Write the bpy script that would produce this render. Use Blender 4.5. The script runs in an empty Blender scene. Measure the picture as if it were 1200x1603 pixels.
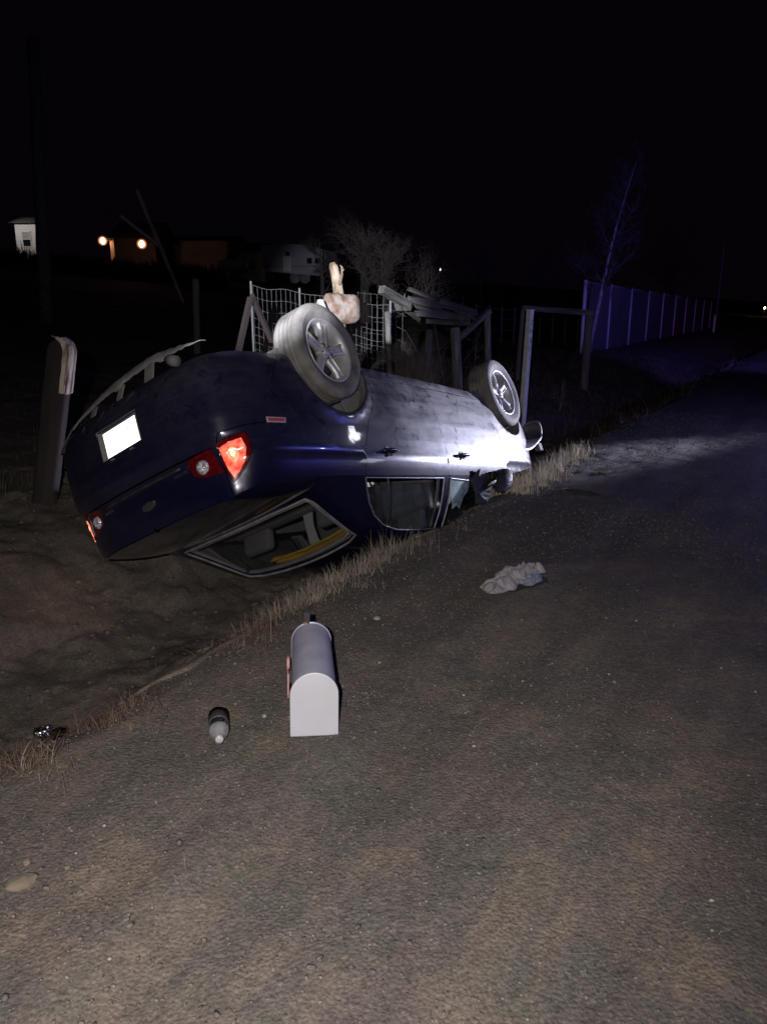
import bpy, bmesh, math, random
import numpy as np
from mathutils import Vector, Matrix, Euler, noise as mnoise
from mathutils.geometry import delaunay_2d_cdt

SC = bpy.context.scene
COL = SC.collection
rng = random.Random(7)
nrng = np.random.default_rng(11)

# ------------------------------------------------------------------ camera, world, lights, exposure
CAM_H = 1.5
PITCH = math.radians(15)
cam_d = bpy.data.cameras.new('camera')
cam_d.sensor_width = 36
cam_d.lens = 1200 / 1603 * 36
cam_d.clip_start = 0.05
cam_d.clip_end = 1500
cam = bpy.data.objects.new('camera', cam_d)
COL.objects.link(cam)
cam.location = (0, 0, CAM_H)
cam.rotation_euler = (math.radians(90) - PITCH, 0, 0)
SC.camera = cam

FW = Vector((0, math.cos(PITCH), -math.sin(PITCH)))
UP = Vector((0, math.sin(PITCH), math.cos(PITCH)))
CP = Vector((0, 0, CAM_H))


def ray(px, py):
    return FW + Vector((1, 0, 0)) * ((px - 600) / 1200) + UP * ((801.5 - py) / 1200)


def at(px, py, Y):
    """a surveyed point: the spot in the world at distance Y ahead seen at photo pixel (px, py)"""
    d = ray(px, py)
    return CP + d * (Y / d.y)


world = bpy.data.worlds.new('World')
SC.world = world
world.use_nodes = True
wn = world.node_tree
for n in list(wn.nodes):
    wn.nodes.remove(n)
w_out = wn.nodes.new('ShaderNodeOutputWorld')
w_bg = wn.nodes.new('ShaderNodeBackground')
w_sky = wn.nodes.new('ShaderNodeTexSky')
w_sky.sky_type = 'NISHITA'
w_sky.sun_disc = False
w_sky.sun_elevation = math.radians(-4)
w_sky.sun_rotation = math.radians(200)
w_mix = wn.nodes.new('ShaderNodeMix')
w_mix.data_type = 'RGBA'
w_mix.inputs[0].default_value = 0.93
w_mix.inputs[7].default_value = (0.105, 0.055, 0.13, 1)
wn.links.new(w_sky.outputs[0], w_mix.inputs[6])
wn.links.new(w_mix.outputs[2], w_bg.inputs[0])
w_bg.inputs[1].default_value = 0.016
wn.links.new(w_bg.outputs[0], w_out.inputs[0])


def spot(name, loc, target, energy, size, blend, radius, color):
    d = bpy.data.lights.new(name, 'SPOT')
    d.energy = energy
    d.spot_size = math.radians(size)
    d.spot_blend = blend
    d.shadow_soft_size = radius
    d.color = color
    o = bpy.data.objects.new(name, d)
    COL.objects.link(o)
    o.location = loc
    o.rotation_euler = (Vector(target) - Vector(loc)).to_track_quat('-Z', 'Y').to_euler()
    return o


def point(name, loc, energy, radius, color):
    d = bpy.data.lights.new(name, 'POINT')
    d.energy = energy
    d.shadow_soft_size = radius
    d.color = color
    o = bpy.data.objects.new(name, d)
    COL.objects.link(o)
    o.location = loc
    return o


# an officer's torch held left of the camera, the phone's own lamp, and the patrol car up the road to the right of the
# frame: its low white beam across the road onto the front half of the wreck, and its blue and red strobes
spot('torch', (-0.85, -0.2, 1.95), at(474, 446, 9), 9500, 15.5, 0.6, 0.03, (0.90, 0.91, 1.0))
spot('phone_lamp', (-0.13, -0.30, 1.70), at(415, 985, 3.4), 520, 98, 1.0, 0.02, (1.0, 0.93, 0.90))
spot('patrol_beam', (9.9, 12.5, 1.0), (1.66, 7.42, 0.50), 12500, 12.0, 0.9, 0.10, (0.76, 0.77, 1.0))
point('strobe_blue', (7.0, 6.6, 1.8), 250, 0.10, (0.18, 0.16, 1.0))
spot('strobe_beam_blue', (9.3, 12.9, 1.9), (12.5, 36, 3.6), 2300, 62, 1.0, 0.10, (0.20, 0.14, 1.0))
spot('strobe_beam_red', (9.9, 13.4, 1.9), (20, 40, 3.2), 900, 40, 1.0, 0.10, (1.0, 0.12, 0.45))
point('lightbar_white', (4.83, 7.68, 2.51), 9.0, 0.09, (0.85, 0.88, 1.0))
point('lightbar_blue', (5.35, 7.00, 2.25), 9.0, 0.07, (0.05, 0.16, 1.0))
point('patrol_headlight', (5.55, 7.10, 0.85), 14.0, 0.28, (0.9, 0.93, 1.0))  # unseen lamp added to be mirrored in the rear side window

SC.view_settings.view_transform = 'Standard'
SC.view_settings.look = 'None'
SC.view_settings.gamma = 1
SC.view_settings.exposure = 0
try:
    SC.cycles.max_bounces = 6
    SC.cycles.transparent_max_bounces = 24
    SC.cycles.sample_clamp_indirect = 4
except Exception:
    pass


# ------------------------------------------------------------------ materials
def mat(name, base=(0.2, 0.2, 0.2), rough=0.6, metal=0.0, base2=None, scale=5.0, detail=6, lo=0.35, hi=0.65,
        bump=0.0, bscale=60.0, coat=0.0, emit=None, estr=0.0, alpha=None, trans=0.0, spec=None, stretch=None):
    m = bpy.data.materials.new(name)
    m.use_nodes = True
    nt = m.node_tree
    b = nt.nodes['Principled BSDF']
    b.inputs['Base Color'].default_value = (*base, 1)
    b.inputs['Roughness'].default_value = rough
    b.inputs['Metallic'].default_value = metal
    b.inputs['Coat Weight'].default_value = coat
    b.inputs['Coat Roughness'].default_value = 0.06
    b.inputs['Transmission Weight'].default_value = trans
    if spec is not None:
        b.inputs['Specular IOR Level'].default_value = spec
    tc = nt.nodes.new('ShaderNodeTexCoord')
    vec = tc.outputs['Object']
    if stretch:
        mp = nt.nodes.new('ShaderNodeMapping')
        mp.inputs['Scale'].default_value = stretch
        nt.links.new(vec, mp.inputs['Vector'])
        vec = mp.outputs['Vector']
    if base2 is not None:
        n = nt.nodes.new('ShaderNodeTexNoise')
        n.inputs['Scale'].default_value = scale
        n.inputs['Detail'].default_value = detail
        nt.links.new(vec, n.inputs['Vector'])
        r = nt.nodes.new('ShaderNodeValToRGB')
        r.color_ramp.elements[0].position = lo
        r.color_ramp.elements[0].color = (*base, 1)
        r.color_ramp.elements[1].position = hi
        r.color_ramp.elements[1].color = (*base2, 1)
        nt.links.new(n.outputs['Fac'], r.inputs['Fac'])
        nt.links.new(r.outputs['Color'], b.inputs['Base Color'])
    if bump:
        n2 = nt.nodes.new('ShaderNodeTexNoise')
        n2.inputs['Scale'].default_value = bscale
        n2.inputs['Detail'].default_value = 5
        nt.links.new(vec, n2.inputs['Vector'])
        bp = nt.nodes.new('ShaderNodeBump')
        bp.inputs['Strength'].default_value = bump
        bp.inputs['Distance'].default_value = 0.01
        nt.links.new(n2.outputs['Fac'], bp.inputs['Height'])
        nt.links.new(bp.outputs['Normal'], b.inputs['Normal'])
    if emit:
        b.inputs['Emission Color'].default_value = (*emit, 1)
        b.inputs['Emission Strength'].default_value = estr
    return m


def N(nt, kind, **kw):
    n = nt.nodes.new(kind)
    for k, v in kw.items():
        setattr(n, k, v)
    return n


def math_node(nt, op, a, b=None, clamp=False):
    n = nt.nodes.new('ShaderNodeMath')
    n.operation = op
    n.use_clamp = clamp
    for i, v in enumerate((a, b)):
        if v is None:
            continue
        if isinstance(v, (int, float)):
            n.inputs[i].default_value = v
        else:
            nt.links.new(v, n.inputs[i])
    return n.outputs[0]


def mixc(nt, f, a, b):
    n = nt.nodes.new('ShaderNodeMix')
    n.data_type = 'RGBA'
    for i, v in ((0, f), (6, a), (7, b)):
        if isinstance(v, (int, float)):
            n.inputs[i].default_value = v
        elif isinstance(v, tuple):
            n.inputs[i].default_value = (*v, 1)
        else:
            nt.links.new(v, n.inputs[i])
    return n.outputs[2]


def noise_fac(nt, vec, scale, detail=6, rough=0.55):
    n = nt.nodes.new('ShaderNodeTexNoise')
    n.inputs['Scale'].default_value = scale
    n.inputs['Detail'].default_value = detail
    n.inputs['Roughness'].default_value = rough
    nt.links.new(vec, n.inputs['Vector'])
    return n.outputs['Fac']


def remap(nt, v, a, b, c=0.0, d=1.0):
    n = nt.nodes.new('ShaderNodeMapRange')
    n.clamp = True
    nt.links.new(v, n.inputs[0])
    for i, k in enumerate((a, b, c, d)):
        n.inputs[i + 1].default_value = k
    return n.outputs[0]


def paint_material():
    """dark navy metallic paint with road dust that thickens towards the sill (car z = height above wheels)"""
    m = bpy.data.materials.new('navy_paint_dusty')
    m.use_nodes = True
    nt = m.node_tree
    b = nt.nodes['Principled BSDF']
    tc = N(nt, 'ShaderNodeTexCoord')
    vec = tc.outputs['Object']
    sep = N(nt, 'ShaderNodeSeparateXYZ')
    nt.links.new(vec, sep.inputs[0])
    # dust amount
    hz = remap(nt, sep.outputs['Z'], 0.98, 0.20, 0.0, 1.0)
    hz = math_node(nt, 'POWER', hz, 0.9)
    fx = remap(nt, sep.outputs['X'], -0.6, 2.5, 0.24, 1.15)  # dust also raised towards the nose, painting in brightness on the lit front doors
    hz = math_node(nt, 'MULTIPLY', hz, fx)
    n1 = remap(nt, noise_fac(nt, vec, 2.6, 8, 0.62), 0.32, 0.70)
    n2 = remap(nt, noise_fac(nt, vec, 17, 8, 0.7), 0.30, 0.72)
    mp = N(nt, 'ShaderNodeMapping')
    mp.inputs['Scale'].default_value = (0.8, 1, 9)
    nt.links.new(vec, mp.inputs['Vector'])
    n3 = remap(nt, noise_fac(nt, mp.outputs[0], 4, 5, 0.6), 0.35, 0.65, 0.6, 1.0)
    d = math_node(nt, 'MULTIPLY', hz, math_node(nt, 'ADD', math_node(nt, 'ADD', math_node(nt, 'MULTIPLY', n1, 0.46), 0.10), math_node(nt, 'MULTIPLY', n2, 0.30)))
    d = math_node(nt, 'MULTIPLY', d, n3)
    # smears of mud, wiped patches
    v = N(nt, 'ShaderNodeTexNoise')
    v.inputs['Scale'].default_value = 9
    v.inputs['Distortion'].default_value = 1.6
    nt.links.new(vec, v.inputs['Vector'])
    wipe = remap(nt, v.outputs['Fac'], 0.62, 0.70, 1.0, 0.45)
    d = math_node(nt, 'MULTIPLY', d, wipe)
    d = math_node(nt, 'ADD', d, 0.012, True)
    dust = math_node(nt, 'MULTIPLY', d, 0.72, True)
    basec = mixc(nt, remap(nt, noise_fac(nt, vec, 400, 2), 0.4, 0.6), (0.0016, 0.0017, 0.014), (0.0034, 0.0042, 0.034))
    col = mixc(nt, dust, basec, (0.31, 0.29, 0.27))
    nt.links.new(col, b.inputs['Base Color'])
    nt.links.new(remap(nt, dust, 0.0, 0.35, 0.22, 0.75), b.inputs['Roughness'])
    nt.links.new(remap(nt, dust, 0.0, 0.4, 0.25, 0.0), b.inputs['Metallic'])
    nt.links.new(remap(nt, dust, 0.03, 0.40, 1.0, 0.12), b.inputs['Coat Weight'])
    b.inputs['Coat Roughness'].default_value = 0.05
    b.inputs['Coat IOR'].default_value = 1.38
    bp = N(nt, 'ShaderNodeBump')
    bp.inputs['Strength'].default_value = 0.10
    bp.inputs['Distance'].default_value = 0.01
    nt.links.new(noise_fac(nt, vec, 5, 3), bp.inputs['Height'])
    nt.links.new(bp.outputs[0], b.inputs['Normal'])
    nt.links.new(bp.outputs[0], b.inputs['Coat Normal'])
    return m


def ground_material(name, kind):
    m = bpy.data.materials.new(name)
    m.use_nodes = True
    nt = m.node_tree
    b = nt.nodes['Principled BSDF']
    tc = N(nt, 'ShaderNodeTexCoord')
    vec = tc.outputs['Object']
    big = remap(nt, noise_fac(nt, vec, 1.3, 8, 0.68), 0.42, 0.58)
    hue = remap(nt, noise_fac(nt, vec, 5.5, 7, 0.7), 0.36, 0.64)
    mid = remap(nt, noise_fac(nt, vec, 3.4, 6, 0.6), 0.38, 0.64)
    patch = remap(nt, noise_fac(nt, vec, 2.1, 6, 0.6), 0.50, 0.60)
    fine = noise_fac(nt, vec, 120, 4, 0.8)
    grit = noise_fac(nt, vec, 38, 6, 0.75)
    if kind == 'gravel':
        a, c, e = (0.092, 0.090, 0.078), (0.122, 0.102, 0.090), (0.185, 0.145, 0.108)
    elif kind == 'road':
        a, c, e = (0.082, 0.077, 0.070), (0.092, 0.082, 0.076), (0.105, 0.086, 0.070)
    else:
        a, c, e = (0.125, 0.105, 0.086), (0.080, 0.070, 0.058), (0.190, 0.150, 0.118)
    col = mixc(nt, big, a, c)
    col = mixc(nt, math_node(nt, 'MULTIPLY', patch, mid), col, e)
    col = mixc(nt, math_node(nt, 'MULTIPLY', hue, 0.40), col, (0.128, 0.096, 0.092))
    hue2 = remap(nt, noise_fac(nt, vec, 3.1, 6, 0.7), 0.50, 0.62)
    col = mixc(nt, math_node(nt, 'MULTIPLY', hue2, 0.45), col, (0.072, 0.080, 0.062))
    # chips of stone in three sizes
    mp2 = N(nt, 'ShaderNodeMapping')
    mp2.inputs['Rotation'].default_value = (0, 0, math.radians(-60))
    nt.links.new(vec, mp2.inputs['Vector'])
    mp3 = N(nt, 'ShaderNodeMapping')
    mp3.inputs['Scale'].default_value = (0.45, 1.9, 1)
    nt.links.new(mp2.outputs[0], mp3.inputs['Vector'])
    st = noise_fac(nt, mp3.outputs[0], 1.6, 9, 0.66)
    col = mixc(nt, remap(nt, st, 0.46, 0.60, 0.0, 0.55), col, (0.070, 0.062, 0.055))
    col = mixc(nt, remap(nt, st, 0.46, 0.38, 0.0, 0.45), col, (0.175, 0.140, 0.108))
    for sc_, lim, tint, k in ((34, 0.20, (0.17, 0.155, 0.135), 0.6), (75, 0.22, (0.045, 0.040, 0.036), 0.6), (120, 0.2, (0.22, 0.20, 0.17), 0.4)):
        vo = N(nt, 'ShaderNodeTexVoronoi')
        vo.inputs['Scale'].default_value = sc_
        nt.links.new(vec, vo.inputs['Vector'])
        s = remap(nt, vo.outputs['Distance'], lim, lim + 0.12, 1.0, 0.0)
        sepc = N(nt, 'ShaderNodeSeparateColor')
        nt.links.new(vo.outputs['Color'], sepc.inputs[0])
        pick = remap(nt, sepc.outputs[0], 0.70, 0.78)
        col = mixc(nt, math_node(nt, 'MULTIPLY', math_node(nt, 'MULTIPLY', s, pick), k), col, tint)
    g = remap(nt, math_node(nt, 'ADD', math_node(nt, 'MULTIPLY', fine, 0.5), math_node(nt, 'MULTIPLY', grit, 0.5)), 0.32, 0.68, 0.35, 1.7)
    mul = N(nt, 'ShaderNodeVectorMath')
    mul.operation = 'SCALE'
    nt.links.new(col, mul.inputs[0])
    nt.links.new(g, mul.inputs['Scale'])
    nt.links.new(mul.outputs[0], b.inputs['Base Color'])
    b.inputs['Roughness'].default_value = 0.9
    b.inputs['Specular IOR Level'].default_value = 0.3
    vo2 = N(nt, 'ShaderNodeTexVoronoi')
    vo2.inputs['Scale'].default_value = 85
    nt.links.new(vec, vo2.inputs['Vector'])
    h = math_node(nt, 'ADD', math_node(nt, 'MULTIPLY', grit, 0.35), math_node(nt, 'MULTIPLY', vo2.outputs['Distance'], -1.0))
    h = math_node(nt, 'ADD', h, math_node(nt, 'MULTIPLY', fine, 0.5))
    bp = N(nt, 'ShaderNodeBump')
    bp.inputs['Strength'].default_value = 0.55
    bp.inputs['Distance'].default_value = 0.007
    nt.links.new(h, bp.inputs['Height'])
    nt.links.new(bp.outputs[0], b.inputs['Normal'])
    return m


def glass_material(name, tint=(0.8, 0.9, 0.9), gloss=0.10, cloud=0.0, ccol=(0.3, 0.3, 0.3)):
    """thin pane: clear with a mirror film, plus dust as a diffuse share"""
    m = bpy.data.materials.new(name)
    m.use_nodes = True
    nt = m.node_tree
    nt.nodes.remove(nt.nodes['Principled BSDF'])
    out = nt.nodes['Material Output']
    tr = N(nt, 'ShaderNodeBsdfTransparent')
    tr.inputs[0].default_value = (*tint, 1)
    gl = N(nt, 'ShaderNodeBsdfGlossy')
    gl.inputs['Roughness'].default_value = 0.03
    df = N(nt, 'ShaderNodeBsdfDiffuse')
    df.inputs[0].default_value = (*ccol, 1)
    fr = N(nt, 'ShaderNodeLayerWeight')
    fr.inputs[0].default_value = 0.5
    f = math_node(nt, 'ADD', math_node(nt, 'POWER', fr.outputs['Facing'], 5.0), 0.04 + gloss, True)
    m1 = N(nt, 'ShaderNodeMixShader')
    nt.links.new(f, m1.inputs[0])
    nt.links.new(tr.outputs[0], m1.inputs[1])
    nt.links.new(gl.outputs[0], m1.inputs[2])
    tc = N(nt, 'ShaderNodeTexCoord')
    c = remap(nt, noise_fac(nt, tc.outputs['Object'], 8, 8, 0.7), 0.35, 0.65, cloud * 0.3, cloud)
    m2 = N(nt, 'ShaderNodeMixShader')
    nt.links.new(c, m2.inputs[0])
    nt.links.new(m1.outputs[0], m2.inputs[1])
    nt.links.new(df.outputs[0], m2.inputs[2])
    nt.links.new(m2.outputs[0], out.inputs['Surface'])
    return m


M = {}
M['paint'] = paint_material()
M['tyre'] = mat('dusty_rubber', (0.035, 0.034, 0.033), 0.8, base2=(0.17, 0.16, 0.15), scale=7, lo=0.25, hi=0.62, bump=0.3, bscale=90)
M['rim'] = mat('dusty_alloy', (0.46, 0.46, 0.48), 0.42, 0.3, base2=(0.30, 0.29, 0.28), scale=12, bump=0.1)
M['brake'] = mat('brake_iron', (0.05, 0.045, 0.04), 0.6, 0.6, base2=(0.09, 0.05, 0.03), scale=20)
M['chrome'] = mat('chrome_trim', (0.75, 0.75, 0.77), 0.18, 1.0)
M['badge'] = mat('badge_metal', (0.35, 0.34, 0.33), 0.30, 0.9)
M['black_plastic'] = mat('black_plastic', (0.012, 0.012, 0.013), 0.55, base2=(0.03, 0.03, 0.03), scale=20, bump=0.2)
M['grey_plastic'] = mat('dusty_grey_plastic', (0.10, 0.10, 0.105), 0.75, base2=(0.17, 0.165, 0.16), scale=9, bump=0.2, bscale=30)
M['liner'] = mat('felt_liner', (0.07, 0.07, 0.07), 0.95, base2=(0.13, 0.125, 0.12), scale=14, bump=0.4, stretch=(3, 3, 0.6))
M['under'] = mat('underbody_dirt', (0.04, 0.036, 0.032), 0.85, base2=(0.11, 0.10, 0.085), scale=6, bump=0.4, bscale=40)
M['interior'] = mat('interior_grey', (0.13, 0.125, 0.13), 0.9, base2=(0.17, 0.165, 0.165), scale=8, bump=0.15)
M['seat'] = mat('seat_cloth', (0.075, 0.070, 0.075), 0.95, base2=(0.10, 0.095, 0.10), scale=30, bump=0.3, bscale=200)
M['headliner'] = mat('headliner_cloth', (0.26, 0.25, 0.245), 0.95, base2=(0.21, 0.20, 0.20), scale=4, bump=0.2)
M['yellow'] = mat('yellow_strap', (0.42, 0.24, 0.035), 0.7, base2=(0.30, 0.17, 0.03), scale=8, bump=0.3, bscale=30)
M['rubber_seal'] = mat('rubber_seal', (0.016, 0.016, 0.017), 0.7, base2=(0.05, 0.05, 0.05), scale=12, bump=0.2)
M['seal_dusty'] = mat('dusty_seal', (0.10, 0.10, 0.10), 0.8, base2=(0.20, 0.195, 0.19), scale=15, bump=0.3)
M['glass'] = glass_material('window_glass', (0.62, 0.72, 0.72), 0.05, 0.10, (0.25, 0.27, 0.27))
M['rear_glass'] = glass_material('rear_glass', (0.82, 0.84, 0.84), 0.0, 0.02, (0.25, 0.25, 0.25))
M['crazed'] = glass_material('crazed_glass', (0.6, 0.8, 0.75), 0.05, 0.75, (0.55, 0.72, 0.66))
M['plate'] = mat('plate_white', (0.80, 0.80, 0.80), 0.45, bump=0.05)
def retro_material(name, col, ret):
    """retro-reflective sheeting: sends light back towards where it came from (lobe centred on the incoming direction)"""
    m = bpy.data.materials.new(name)
    m.use_nodes = True
    nt = m.node_tree
    nt.nodes.remove(nt.nodes['Principled BSDF'])
    geo = N(nt, 'ShaderNodeNewGeometry')
    gl = N(nt, 'ShaderNodeBsdfGlossy')
    gl.inputs['Roughness'].default_value = 0.42
    gl.inputs[0].default_value = (*ret, 1)
    nt.links.new(geo.outputs['Incoming'], gl.inputs['Normal'])
    df = N(nt, 'ShaderNodeBsdfDiffuse')
    df.inputs[0].default_value = (*col, 1)
    mx = N(nt, 'ShaderNodeMixShader')
    mx.inputs[0].default_value = 0.5
    nt.links.new(df.outputs[0], mx.inputs[1])
    nt.links.new(gl.outputs[0], mx.inputs[2])
    nt.links.new(mx.outputs[0], nt.nodes['Material Output'].inputs['Surface'])
    return m


M['plate_sheet'] = retro_material('plate_sheeting', (0.8, 0.8, 0.8), (1.0, 1.0, 1.0))
M['plate_mark'] = mat('plate_marks', (0.10, 0.10, 0.12), 0.6)
M['dial'] = mat('lamp_red_dark', (0.055, 0.002, 0.004), 0.12, base2=(0.11, 0.004, 0.006), scale=40, coat=1.0)


def glow_material(name, c0, c1, s0, s1, scale):
    m = bpy.data.materials.new(name)
    m.use_nodes = True
    nt = m.node_tree
    b = nt.nodes['Principled BSDF']
    b.inputs['Base Color'].default_value = (0.4, 0.01, 0.01, 1)
    b.inputs['Roughness'].default_value = 0.15
    b.inputs['Coat Weight'].default_value = 1
    tc = N(nt, 'ShaderNodeTexCoord')
    vo = N(nt, 'ShaderNodeTexVoronoi')
    vo.inputs['Scale'].default_value = scale
    nt.links.new(tc.outputs['Object'], vo.inputs['Vector'])
    f = math_node(nt, 'ADD', math_node(nt, 'MULTIPLY', remap(nt, vo.outputs['Distance'], 0.0, 0.7), 0.5), math_node(nt, 'MULTIPLY', remap(nt, noise_fac(nt, tc.outputs['Object'], scale * 0.55, 3), 0.35, 0.65), 0.6), True)
    nt.links.new(mixc(nt, f, c0, c1), b.inputs['Emission Color'])
    nt.links.new(remap(nt, f, 0, 1, s0, s1), b.inputs['Emission Strength'])
    return m


M['lamp_glow'] = glow_material('tail_lamp_glow', (0.9, 0.012, 0.012), (1.0, 0.16, 0.085), 0.55, 1.9, 34)
M['lamp_hot'] = mat('tail_bulb_hot', (0.8, 0.3, 0.1), 0.2, emit=(1.0, 0.45, 0.26), estr=2.6)
M['lamp_hot2'] = mat('turn_bulb_hot', (0.8, 0.4, 0.2), 0.2, emit=(1.0, 0.50, 0.30), estr=7)
M['bowl'] = glow_material('lamp_bowl_glow', (1.0, 0.10, 0.06), (1.0, 0.30, 0.16), 1.2, 2.3, 60)
M['reverse'] = mat('reverse_lens', (0.62, 0.60, 0.66), 0.12, base2=(0.18, 0.17, 0.20), scale=60, lo=0.4, hi=0.6, coat=1.0, bump=1.0, bscale=90)
M['reflector'] = mat('red_reflector', (0.30, 0.055, 0.07), 0.35, coat=0.6)
M['reflector_rim'] = mat('reflector_rim', (0.34, 0.30, 0.33), 0.5)
M['ground'] = ground_material('dirt_and_gravel', 'gravel')
M['road'] = ground_material('worn_road', 'road')
M['field'] = ground_material('field_dirt', 'dirt')
M['mail_front'] = mat('mailbox_white_paint', (0.47, 0.48, 0.53), 0.45, base2=(0.43, 0.43, 0.46), scale=6, bump=0.04, bscale=15)
M['mail_body'] = mat('galvanised_grey', (0.42, 0.43, 0.54), 0.36, 0.1, base2=(0.34, 0.35, 0.45), scale=11, detail=10, bump=0.10, bscale=9)
M['flag'] = mat('faded_flag', (0.42, 0.20, 0.19), 0.5, base2=(0.50, 0.34, 0.32), scale=20)
M['old_wood'] = mat('weathered_wood', (0.13, 0.10, 0.085), 0.85, base2=(0.27, 0.22, 0.19), scale=14, bump=0.7, bscale=22, stretch=(1, 1, 0.08), lo=0.3, hi=0.7)
M['red_wood'] = mat('red_brown_wood', (0.12, 0.055, 0.05), 0.85, base2=(0.30, 0.20, 0.17), scale=14, bump=0.7, bscale=22, stretch=(1, 1, 0.10), lo=0.35, hi=0.72)
M['grey_wood'] = mat('grey_boards', (0.055, 0.052, 0.050), 0.9, base2=(0.24, 0.23, 0.22), scale=22, detail=10, bump=0.9, bscale=30, stretch=(1, 1, 0.10), lo=0.32, hi=0.68)
M['log'] = mat('bare_pale_log', (0.56, 0.47, 0.36), 0.9, base2=(0.22, 0.14, 0.08), scale=11, detail=10, bump=1.0, bscale=22, stretch=(1, 1, 0.35), lo=0.42, hi=0.66)
M['old_dark'] = mat('dark_weathered_wood', (0.012, 0.009, 0.010), 0.95, base2=(0.035, 0.024, 0.026), scale=10, bump=0.6, bscale=20, stretch=(1, 1, 0.10))
M['pale_split'] = mat('pale_split_wood', (0.10, 0.055, 0.045), 0.9, base2=(0.46, 0.40, 0.33), scale=32, bump=1.0, bscale=40, stretch=(1, 1, 0.14), lo=0.38, hi=0.58)
M['log2'] = mat('cut_log_wood', (0.50, 0.43, 0.37), 0.9, base2=(0.24, 0.14, 0.09), scale=8, detail=10, bump=1.0, bscale=20, lo=0.40, hi=0.66)
M['steel_dark'] = mat('dark_steel', (0.12, 0.12, 0.13), 0.5, 0.4)
M['tan_dark'] = mat('brown_siding', (0.05, 0.038, 0.034), 0.85, base2=(0.035, 0.028, 0.026), scale=3, bump=0.3)
M['white_post'] = mat('white_post_paint', (0.75, 0.76, 0.80), 0.6, base2=(0.60, 0.60, 0.62), scale=10, bump=0.2)
M['wire'] = mat('galvanised_wire', (0.40, 0.40, 0.39), 0.5, 0.5)
M['steel'] = mat('pipe_steel', (0.45, 0.45, 0.47), 0.45, 0.5)
M['privacy'] = mat('fence_slats', (0.17, 0.17, 0.19), 0.7, base2=(0.10, 0.10, 0.12), scale=0.35, bump=0.2)
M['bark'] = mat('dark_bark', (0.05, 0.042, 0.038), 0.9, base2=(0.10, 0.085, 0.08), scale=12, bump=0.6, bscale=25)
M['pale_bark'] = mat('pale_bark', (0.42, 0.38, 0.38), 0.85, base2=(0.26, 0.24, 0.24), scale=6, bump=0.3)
M['white_metal'] = mat('white_metal', (0.72, 0.72, 0.75), 0.5)
M['pale_metal'] = mat('pale_metal', (0.5, 0.5, 0.53), 0.55)
M['dark_leaf'] = mat('dark_scrub', (0.020, 0.018, 0.015), 0.95, base2=(0.035, 0.03, 0.025), scale=3)
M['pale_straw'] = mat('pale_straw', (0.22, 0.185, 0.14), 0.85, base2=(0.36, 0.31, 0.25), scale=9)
M['bleached_straw'] = mat('bleached_straw', (0.40, 0.35, 0.26), 0.85, base2=(0.55, 0.50, 0.40), scale=9)  # straw colour raised to look lit by the beam
M['pile_wood'] = mat('old_pile_wood', (0.060, 0.056, 0.052), 0.9, base2=(0.20, 0.185, 0.175), scale=16, bump=0.9, bscale=30, stretch=(1, 1, 0.12), lo=0.3, hi=0.75)
M['twig'] = mat('pale_twig', (0.12, 0.105, 0.10), 0.9, base2=(0.075, 0.065, 0.06), scale=3)
M['straw'] = mat('dry_grass', (0.16, 0.13, 0.095), 0.85, base2=(0.27, 0.225, 0.17), scale=7)
M['rustgrass'] = mat('reddish_dry_stems', (0.11, 0.065, 0.048), 0.85, base2=(0.17, 0.12, 0.09), scale=7)
M['greengrass'] = mat('dull_green_grass', (0.045, 0.055, 0.022), 0.85, base2=(0.085, 0.085, 0.045), scale=4)
M['stone'] = mat('pebble_stone', (0.055, 0.052, 0.046), 0.85, base2=(0.21, 0.19, 0.165), scale=23, bump=0.2, lo=0.3, hi=0.7)
M['stone_pale'] = mat('pale_pebble', (0.30, 0.28, 0.24), 0.8, base2=(0.20, 0.18, 0.15), scale=9, bump=0.3)
M['rock'] = mat('tan_rock', (0.185, 0.150, 0.110), 0.85, base2=(0.13, 0.105, 0.078), scale=7, bump=0.6, bscale=30)
M['cloth'] = mat('grey_fabric', (0.22, 0.205, 0.225), 0.9, base2=(0.30, 0.28, 0.30), scale=9, bump=0.5, bscale=60)
M['cloth_blue'] = mat('blue_grey_fabric', (0.17, 0.19, 0.26), 0.9, base2=(0.20, 0.21, 0.27), scale=9, bump=0.4)
M['cloth_dark'] = mat('dark_underlay', (0.020, 0.018, 0.022), 0.8, base2=(0.04, 0.035, 0.04), scale=9)
M['pet'] = glass_material('clear_bottle_plastic', (0.90, 0.92, 0.94), 0.20, 0.55, (0.55, 0.55, 0.58))
M['liquid'] = mat('dark_drink', (0.02, 0.025, 0.03), 0.08, coat=1.0)
M['cap'] = mat('clear_cap', (0.40, 0.40, 0.42), 0.15, coat=1.0)
M['foil'] = mat('crushed_can_metal', (0.65, 0.66, 0.68), 0.22, 1.0, bump=0.6, bscale=30)
M['siding'] = mat('pale_siding', (0.50, 0.49, 0.50), 0.6, base2=(0.42, 0.41, 0.42), scale=2, bump=0.2, stretch=(0.3, 0.3, 8))
M['rv_skin'] = mat('camper_skin', (0.28, 0.27, 0.33), 0.5, base2=(0.22, 0.21, 0.26), scale=1.2)
M['roofing'] = mat('dark_shingles', (0.05, 0.045, 0.05), 0.9, base2=(0.08, 0.07, 0.075), scale=8, bump=0.5)
M['dark_glass'] = mat('dark_house_glass', (0.01, 0.01, 0.012), 0.08)
M['curtain'] = mat('grey_blind', (0.22, 0.21, 0.19), 0.8, base2=(0.3, 0.29, 0.27), scale=4)
M['bulb'] = mat('porch_bulb', (1, 0.8, 0.5), 0.4, emit=(1.0, 0.50, 0.24), estr=45)


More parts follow.
